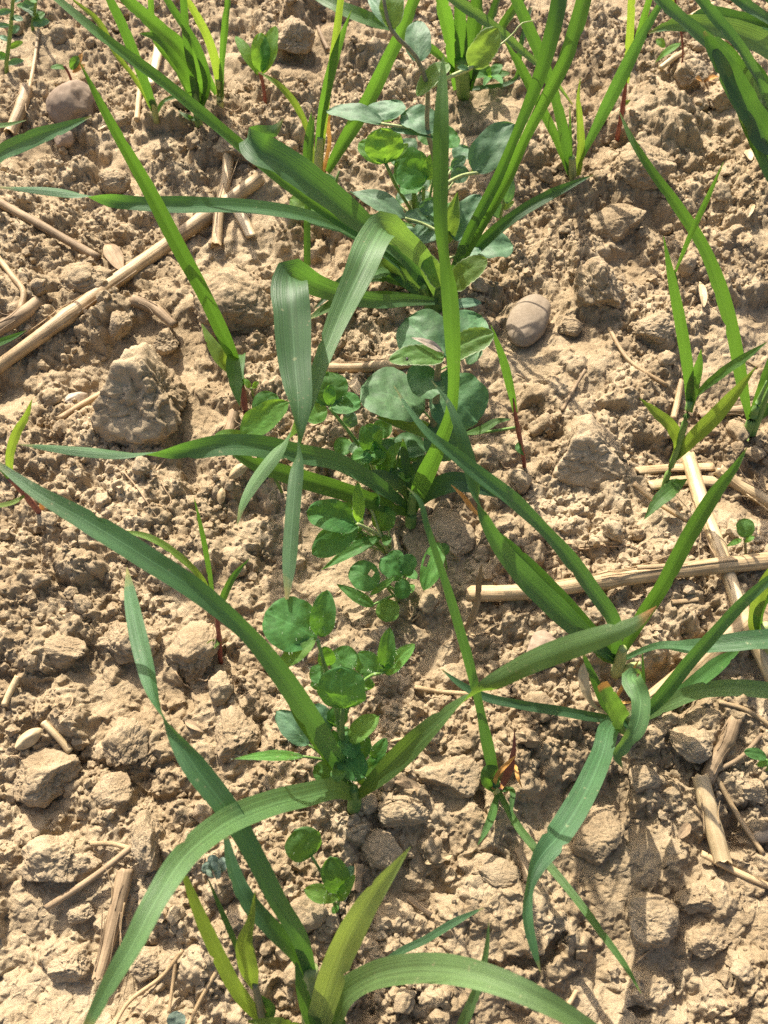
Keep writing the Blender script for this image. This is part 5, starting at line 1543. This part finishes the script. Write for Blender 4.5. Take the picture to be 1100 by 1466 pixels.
tangle(p, 540, 595, 795, 855, 6, 0.8, 2.0, ('clover', 'clover_light'), (10, 18))
finish(p)

p = Plant('clover_leaf', 'lone pale clover leaf eaten through beside the thin oat leaf', 'clover', 640, 812)
stem(p, [(640, 814, 0, 4), (636, 795, 1.2, 4), (630, 778, 2.2, 3)], 'stem')
leaflet(p, (628, 776, 2.4), (608, 844, 2.2), 32, 'clover_light', 'oval', up=0.6, hole=(0.45, 0.75, 0.12))
leaflet(p, (632, 778, 2.2), (640, 794, 2), 16, 'clover', 'oval')

p = Plant('clover_plant', 'leafy hairy clover with large round leaflets next to the oat base', 'clover', 494, 1128)
hairy_stem(p, [(494, 1130, 0, 7), (488, 1060, 3, 7), (478, 1000, 5.4, 6), (466, 958, 7, 6), (455, 916, 8.4, 5)], hair=140, n=24)
leaflet(p, (454, 914, 8.4), (381, 876, 9.4), 76, 'clover', 'round', up=0.7, hair=40, fold=0.06)
leaflet(p, (459, 912, 8.4), (468, 846, 10), 38, 'clover', 'oval', up=0.5, hair=34, fold=0.35)
leaflet(p, (452, 912, 8.6), (400, 956, 8.2), 26, 'clover_light', 'oval', up=0.5, hair=30)
leaflet(p, (464, 925, 7.4), (470, 955, 6.4), 26, 'clover', 'round', up=0.7, hair=14)
leaflet(p, (473, 956, 6), (510, 936, 7), 40, 'clover', 'round', up=0.4, hair=24)
leaflet(p, (470, 956, 6), (444, 972, 5.6), 26, 'clover', 'round', up=0.5, hair=14)
leaflet(p, (462, 985, 5), (452, 968, 5.4), 26, 'clover', 'round', up=0.5)
hairy_stem(p, [(495, 1130, 0, 8), (491, 1085, 2.6, 8), (490, 1045, 4.6, 8), (491, 1012, 6, 6)], hair=140)
leaflet(p, (491, 1014, 6.4), (488, 956, 8), 72, 'clover', 'round', up=0.2, hair=44, fold=0.06, notch=0.15)
hairy_stem(p, [(485, 1060, 2.8, 5), (505, 1000, 4.2, 5), (530, 968, 5, 5), (552, 962, 5.6, 5)], hair=60)
leaflet(p, (552, 960, 5.6), (514, 934, 6.4), 24, 'clover', 'oval', hair=24)
leaflet(p, (553, 960, 5.6), (558, 900, 7.4), 26, 'clover', 'oval', hair=30, fold=0.4)
leaflet(p, (552, 966, 5.6), (593, 922, 6.8), 24, 'clover_light', 'oval', hair=30, fold=0.35)
leaflet(p, (515, 965, 4.4), (535, 935, 5.2), 34, 'clover', 'round', up=0.7, hair=12)
leaflet(p, (520, 968, 4.2), (522, 990, 3.6), 30, 'clover', 'round', up=0.7)
leaflet(p, (500, 1062, 4), (541, 1025, 5), 32, 'clover_light', 'oval', up=0.9, hair=8)
leaflet(p, (486, 1058, 4), (514, 1080, 3.8), 28, 'clover', 'round', up=0.6, hair=12)
leaflet(p, (512, 1088, 2.8), (528, 1056, 4), 24, 'clover', 'oval', up=0.5, hair=14)
leaflet(p, (484, 1078, 3.6), (523, 1112, 3.2), 42, 'clover', 'round', up=0.7, hair=20)
leaflet(p, (533, 1095, 2.6), (553, 1058, 4), 22, 'clover', 'oval', up=0.5, hair=14)
leaflet(p, (512, 1120, 1.8), (562, 1082, 3.4), 32, 'clover_light', 'oval', up=0.6, hair=12)
leaflet(p, (436, 1083, 3), (334, 1085, 3.6), 15, 'clover_light', 'lance', up=0.6, hair=50)
stem(p, [(492, 1100, 1.6, 4), (465, 1088, 2.4, 4), (434, 1083, 3, 4)], 'stem', 'petiole')
leaflet(p, (442, 1066, 2.6), (396, 1018, 3.6), 36, 'pea', 'oval', up=0.7, hair=12)
leaflet(p, (472, 1048, 3.4), (450, 1008, 4.4), 30, 'pea', 'oval', up=0.6)
leaflet(p, (476, 1040, 3.6), (492, 1012, 4.4), 30, 'clover', 'oval', up=0.6)
leaflet(p, (482, 1080, 2.4), (478, 1046, 3.6), 18, 'clover', 'oval', hair=14)
leaflet(p, (488, 1118, 1), (450, 1098, 1.8), 34, 'clover', 'round', up=0.7)
stem(p, [(490, 1108, 1.4, 4), (466, 1085, 2.2, 4), (442, 1066, 2.6, 3)], 'stem', 'petiole')
stem(p, [(494, 1124, 0.4, 4), (520, 1105, 1.8, 4), (534, 1094, 2.6, 3)], 'stem', 'petiole')
tangle(p, 455, 525, 1000, 1105, 9, 1.0, 3.6, ('clover', 'clover', 'clover_light'), (14, 26))
finish(p)

p = Plant('clover_seedling', 'small clover seedling with one round dark leaf below the oat base', 'clover', 482, 1302)
hairy_stem(p, [(482, 1304, 0, 5), (470, 1266, 1.8, 4), (455, 1240, 2.8, 4), (445, 1224, 3.4, 4)], hair=40)
leaflet(p, (446, 1226, 3.4), (422, 1190, 4.4), 54, 'clover', 'round', up=0.6, hair=16, notch=0.1)
hairy_stem(p, [(483, 1304, 0, 5), (485, 1290, 0.8, 5), (487, 1278, 1.5, 4)], hair=30)
leaflet(p, (487, 1278, 1.6), (474, 1228, 3.2), 40, 'clover', 'round', up=0.5, hair=24)
leaflet(p, (486, 1285, 1.4), (436, 1274, 2), 26, 'clover_light', 'oval', up=0.7, hair=20)
leaflet(p, (485, 1290, 1.2), (507, 1254, 2.8), 16, 'clover_light', 'oval', hair=16)
leaflet(p, (484, 1296, 0.8), (476, 1308, 0.7), 9, 'clover_light', 'oval')
leaflet(p, (490, 1270, 1.2), (506, 1240, 2), 18, 'pea', 'oval')
finish(p)

# ================================================================== small weeds
p = Plant('weed_seedling', 'small upright weed with five light green oval leaves on soil', 'weed', 380, 150)
stem(p, [(380, 152, 0, 5), (378, 128, 1.4, 5), (373, 104, 2.8, 6)], 'stem_red')
for b, t, w, m in (((370, 106, 2.8), (337, 50, 4.6), 16, 'clover_light'), ((373, 104, 3), (374, 46, 5.2), 28, 'clover_light'), ((376, 104, 3), (395, 36, 5.4), 22, 'clover_light'), ((376, 106, 2.8), (396, 58, 4.4), 16, 'clover_light'), ((371, 108, 2.6), (366, 82, 3.4), 14, 'clover_light')):
    leaflet(p, b, t, w, m, 'oval', up=0.2)
p = Plant('weed_seedling', 'tiny reddish seedling just above the large pinkish stone', 'weed', 104, 118)
stem(p, [(104, 120, 0, 4), (98, 104, 1, 4), (92, 94, 1.5, 4)], 'stem_red')
leaflet(p, (96, 98, 1.3), (72, 96, 1.6), 8, 'clover', 'oval', up=0.6)
leaflet(p, (102, 100, 1.2), (112, 80, 2), 12, 'clover', 'oval', up=0.5)
leaflet(p, (106, 104, 1), (118, 76, 2), 8, 'dry_leaf', 'oval', name='red_leaf')
leaflet(p, (104, 104, 1), (122, 92, 1.4), 7, 'dry_leaf', 'oval', name='red_leaf')
p = Plant('weed_seedling', 'tiny weed with two rounded leaves beside the bleached straw', 'weed', 1068, 792)
stem(p, [(1068, 794, 0, 4), (1067, 780, 0.8, 4), (1066, 770, 1.4, 3)], 'stem_brown')
leaflet(p, (1068, 770, 1.4), (1066, 742, 2), 24, 'clover', 'round', up=0.6)
leaflet(p, (1062, 772, 1.4), (1040, 782, 1.2), 8, 'clover_light', 'lance', up=0.6)
leaflet(p, (1066, 776, 1.2), (1080, 768, 1.6), 9, 'clover_light', 'oval', up=0.6)
p = Plant('weed_seedling', 'tiny dark-leaved weed beside the buff root stub', 'weed', 1100, 1098)
stem(p, [(1100, 1100, 0, 4), (1098, 1088, 0.8, 4)], 'stem')
leaflet(p, (1098, 1084, 1), (1066, 1076, 1.4), 17, 'clover', 'oval', up=0.7)
leaflet(p, (1100, 1090, 0.8), (1084, 1096, 0.8), 10, 'clover_light', 'oval', up=0.7)
leaflet(p, (1102, 1086, 0.8), (1125, 1075, 1.2), 14, 'clover', 'oval', up=0.7)
p = Plant('weed_seedling', 'tiny green seedling at the foot of the long pointed leaf', 'weed', 362, 562)
stem(p, [(362, 564, 0, 3), (360, 556, 0.6, 3)], 'stem')
leaflet(p, (358, 556, 0.6), (350, 542, 1), 9, 'clover_light', 'oval')
leaflet(p, (362, 556, 0.6), (370, 546, 0.9), 8, 'clover_light', 'oval')
p = Plant('weed_seedling', 'small round-leaved seedling by the forked dry rootlet', 'weed', 252, 1472)
stem(p, [(252, 1474, 0, 4), (252, 1468, 0.5, 4)], 'stem')
leaflet(p, (252, 1474, 0.6), (254, 1448, 1), 26, 'grey_leaf', 'round', up=0.7)
p = Plant('weed_seedling', 'grey-green weed with five thick rounded leaves under the big curved leaf', 'weed', 306, 1246)
for k, (x, y, w) in enumerate(((296, 1244, 17), (305, 1230, 16), (312, 1252, 20), (318, 1238, 18), (300, 1256, 13), (308, 1242, 14))):
    leaflet(p, (306 + (x - 306) * 0.3, 1244 + (y - 1244) * 0.3 + 4, 0.5), (x + (x - 306) * 0.5, y - 6, 1.0 + 0.1 * k), w, 'grey_leaf', 'round', up=0.7, fold=-0.2)
p = Plant('weed_seedling', 'feathery dark weed sprouting near the corner of the pinkish stone', 'weed', 12, 95)
p.e['label'] = 'feathery bright weed with drooping leaflets beyond the pinkish stone'
stem(p, [(8, 100, 0, 6), (14, 55, 3, 6), (18, 10, 6, 5), (20, -20, 8, 4)], 'stem')
for k in range(9):
    y = 92 - k * 11
    sx = -1 if k % 2 else 1
    leaflet(p, (10 + k, y, 0.4 + k * 0.75), (10 + k + sx * random.randint(12, 24), y + random.randint(-14, 8), 0.6 + k * 0.75), random.randint(7, 12), random.choice(('clover', 'clover_light', 'pea')), 'oval')
p = Plant('weed_seedling', 'leafy green weed growing behind the feathery bright weed', 'weed', 46, 40)
stem(p, [(46, 42, 0, 5), (50, 15, 1.8, 5), (52, -15, 4, 4)], 'stem')
for k in range(8):
    a = k * 0.8
    leaflet(p, (47 + k * 0.5, 36 - k * 6, 0.6 + 0.4 * k), (47 + 24 * math.cos(a), 30 - k * 6 - 10 * math.sin(a), 0.8 + 0.4 * k), random.randint(8, 13), random.choice(('clover', 'clover', 'pea')), 'oval')
p = Plant('weed_seedling', 'low leafy weed in the shade behind the pea tendril', 'weed', 700, 118)
for k in range(7):
    a = k * 0.9
    leaflet(p, (700, 112, 0.4), (700 + 30 * math.cos(a), 104 - 16 * math.sin(a), 1.2 + 0.2 * k), random.randint(10, 16), 'clover', 'oval', up=0.6)
p = Plant('weed_seedling', 'slender drooping weed sprout under the arching oat leaves', 'weed', 976, 95)
stem(p, [(976, 97, 0, 3), (978, 75, 1.2, 3), (976, 50, 2.6, 3), (968, 10, 5, 3), (966, -10, 6, 3)], 'stem_red')
leaflet(p, (975, 62, 2.4), (938, 88, 1.2), 10, 'clover_light', 'lance', up=0.7)
leaflet(p, (952, 68, 1), (940, 56, 1.4), 9, 'clover_light', 'oval', up=0.7)
blade(p, [(968, 20, 4.4, 4), (964, 0, 5.4, 8), (960, -20, 6.4, 8)], 'grass_yellow', foot=False)

# ================================================================== scraps lying on the soil
def scrap(name, label, cat, b, t, w, mat, lift=0.35, shape='oval', fold=0.35, arch=0.12, roll=0):
    pb = on_soil(*b)
    pl = Plant(name, label, cat, *b)
    e = pl.e
    B, Tq = on_soil(*b), on_soil(*t)
    zb, zt = (B[2] - pl.z0) * 100 + lift, (Tq[2] - pl.z0) * 100 + lift
    o = leaflet(pl, (*b, zb), (*t, zt), w, mat, shape, up=0.7, fold=fold, arch=arch, roll=roll, name=name)
    mw = o.matrix_world.copy()
    o.parent = None
    o.matrix_parent_inverse.identity()
    # the Empty only served as a height reference
    off = Vector(e.location)
    bpy.data.objects.remove(e)
    tag(o, label, cat)
    return o


scrap('grain_husk', 'pale buff grain husk lying on the crust by the chopped straw', 'husk', (22, 1072), (60, 1042), 22, 'husk', 0.3, fold=-0.9)
scrap('grain_husk', 'pale pointed husk lying on shaded crumbs below the oat base', 'husk', (608, 1236), (648, 1224), 11, 'straw_pale', 0.4)
scrap('grain_husk', 'ivory husk lying below the bright clover leaflet', 'husk', (328, 685), (354, 662), 16, 'straw_pale', 0.3, fold=-0.8)
scrap('grain_husk', 'small ivory husk beneath the larger ivory husk', 'husk', (316, 722), (318, 698), 12, 'straw_pale', 0.3, fold=-0.6)
scrap('grain_husk', 'pale split husk lying under the pea leaves', 'husk', (515, 566), (498, 536), 16, 'straw_pale', 0.4)
scrap('dry_leaf', 'curled dry leaf under the brown-tipped oat leaf', 'dry leaf', (602, 1128), (560, 1114), 14, 'straw_grey', 0.3)
scrap('dry_leaf', 'narrow buff leaf scrap beside the low dark clod', 'dry leaf', (586, 1142), (618, 1170), 9, 'straw', 0.3, 'lance')
scrap('dry_leaf', 'orange leaf scrap lying near the dark hole', 'dry leaf', (1008, 118), (1030, 108), 8, 'dry_leaf', 0.5, 'lance')
scrap('dry_leaf', 'orange curled scrap on the squat clod', 'dry leaf', (996, 112), (1006, 118), 9, 'dry_leaf', 1.2)
scrap('dry_leaf', 'tan triangular leaf scrap just above the long diagonal straw', 'dry leaf', (175, 388), (150, 345), 24, 'straw_grey', 0.5, 'lance')
scrap('dry_leaf', 'white papery scrap lying by the curled split leaf near the forked seedling', 'dry leaf', (1008, 440), (1002, 400), 11, 'straw_pale', 0.5, 'lance')
scrap('dry_leaf', 'small ivory chip on open soil below the arching oat leaves', 'dry leaf', (1066, 215), (1076, 228), 12, 'straw_pale', 0.4)
scrap('dry_leaf', 'small ivory sliver near the edge of the field crust', 'dry leaf', (1070, 312), (1080, 290), 8, 'straw_pale', 0.4)
scrap('dry_leaf', 'little pale sliver on the soil by the pinkish stone', 'dry leaf', (140, 185), (152, 178), 7, 'straw_pale', 0.4)
scrap('dry_leaf', 'thin brown leaf flake above the knobby loose crumbs', 'dry leaf', (972, 1200), (988, 1178), 14, 'straw_grey', 0.5)
scrap('dry_leaf', 'faded leaf flake lying below the red-stemmed weed clod', 'dry leaf', (265, 1032), (292, 1048), 11, 'straw_grey', 0.4, 'lance')
scrap('shell_fragment', 'white shell fragment lying beside the large rough clod', 'shell', (94, 575), (126, 562), 20, 'shell', 0.4, fold=-0.7)

# the curled dry leaf standing up by the crosswise straw
p = Plant('dry_leaf', 'curled dry brown leaf standing upright at the end of the crosswise straw', 'dry leaf', 662, 908)
blade(p, [(664, 908, 0, 7), (676, 885, 1.4, 12), (684, 860, 2.4, 11), (686, 832, 3.6, 10), (690, 808, 4.6, 3)], 'straw', fold=0.6, foot=True, n=24)
blade(p, [(664, 908, 0.3, 5), (690, 905, 0.6, 6), (702, 898, 0.8, 6), (715, 892, 0.8, 2)], 'straw', fold=0.6, foot=False, n=16)
p = Plant('dry_leaf', 'small yellow withered leaf tip beside the oat stem', 'dry leaf', 690, 745)
blade(p, [(690, 742, 0.5, 6), (676, 728, 2.4, 10), (664, 712, 3.4, 9), (646, 694, 4.4, 1)], 'dry_leaf', fold=0.4, foot=False, n=16)

# hair roots and fibres on the crust and the clods
FIB = [([(455 * 0 + 165, 665), (190, 690), (215, 725), (228, 745)], 'fine root fibre hanging below the large rough clod'),
       ([(228, 680), (236, 700), (245, 715), (240, 730)], 'curled fine root fibre beneath the large rough clod'),
       ([(170, 600), (166, 640), (172, 660)], 'fine root fibre running down the large rough clod'),
       ([(250, 960), (262, 978), (275, 984)], 'short pale rootlet sticking out of the broad undercut clod'),
       ([(278, 968), (296, 974), (300, 962)], 'hooked pale rootlet on the broad undercut clod'),
       ([(98, 990), (104, 1000), (100, 1012), (88, 1022)], 'dark curved rootlet near the cracked crust plate'),
       ([(912, 1378), (925, 1366), (945, 1350)], 'pale curved fibre leaning on the sunlit block of soil'),
       ([(715, 655), (724, 670), (735, 668)], 'fine hooked fibre near the thin red-stemmed seedling'),
       ([(960, 385), (985, 378), (1020, 386), (1048, 382)], 'thin pale fibre lying near the white papery scrap'),
       ([(980, 445), (1000, 440), (1030, 446)], 'thin straight fibre below the white papery scrap'),
       ([(600, 450), (610, 470), (612, 490)], 'thin fibre hanging under the pea stem'),
       ([(790, 780), (830, 786), (880, 782), (945, 792)], 'long thin fibre lying on the crust above the crosswise straw'),
       ([(700, 905), (650, 915), (625, 925)], 'thin dry fibre trailing from the curled dry leaf'),
       ([(240, 245), (247, 262), (243, 282)], 'thin pale fibre behind the bluish oat leaf'),
       ([(330, 165), (355, 180), (375, 170)], 'thin root tangle fibre by the upright grass tuft'),
       ([(312, 150), (340, 158), (352, 140)], 'curved pale fibre beside the upright grass tuft'),
       ([(40, 1090), (20, 1082), (5, 1086)], 'thin fibre lying by the buff grain husk'),
       ([(1058, 595), (1075, 610), (1085, 625)], 'thin dark fibre near the single-leaf oat')]
for pts, lab in FIB:
    C = cat_rom([on_soil(px, py, 0.0016) for px, py in pts], 16)
    for k in range(16):
        C[k, 2] = max(C[k, 2], float(sample(HT, C[k, 0], C[k, 1])) + 0.0003) if 2 < k < 13 else float(sample(HT, C[k, 0], C[k, 1])) + 0.0001
    V, F, UV = tube_mesh(C, np.linspace(0.00055, 0.00025, 16), 6)
    tag(mesh_obj('root_fibre', V, F, 'root', None, UV), lab, 'root')

# chopped straw bits strewn about: each one a thing
for k in range(70):
    while True:
        x, y = scatter_pts(1)[0]
        if free(x, y, 0.004):
            break
    L = random.uniform(0.004, 0.013)
    a = random.uniform(0, 3.14)
    d = np.array([math.cos(a), math.sin(a), 0]) * L / 2
    c = np.array([x, y, 0])
    A_, B_ = c - d, c + d
    for q in (A_, B_):
        q[2] = float(sample(HT, q[0], q[1])) + 0.0004
    mid = (A_ + B_) / 2
    mid[2] = max(mid[2], float(sample(HT, x, y)) + 0.0005)
    r = random.uniform(0.0004, 0.0010)
    V, F, UV = tube_mesh(cat_rom([A_, mid, B_], 7), [r] * 7, 6, random.uniform(0.4, 0.9), jag=0.5)
    tag(mesh_obj('straw_chip', V, F, random.choice(('straw', 'straw_pale', 'straw_grey', 'root')), None, UV), 'tiny loose straw chip near ' + near(x, y), 'straw', 'straw chips strewn over the soil')
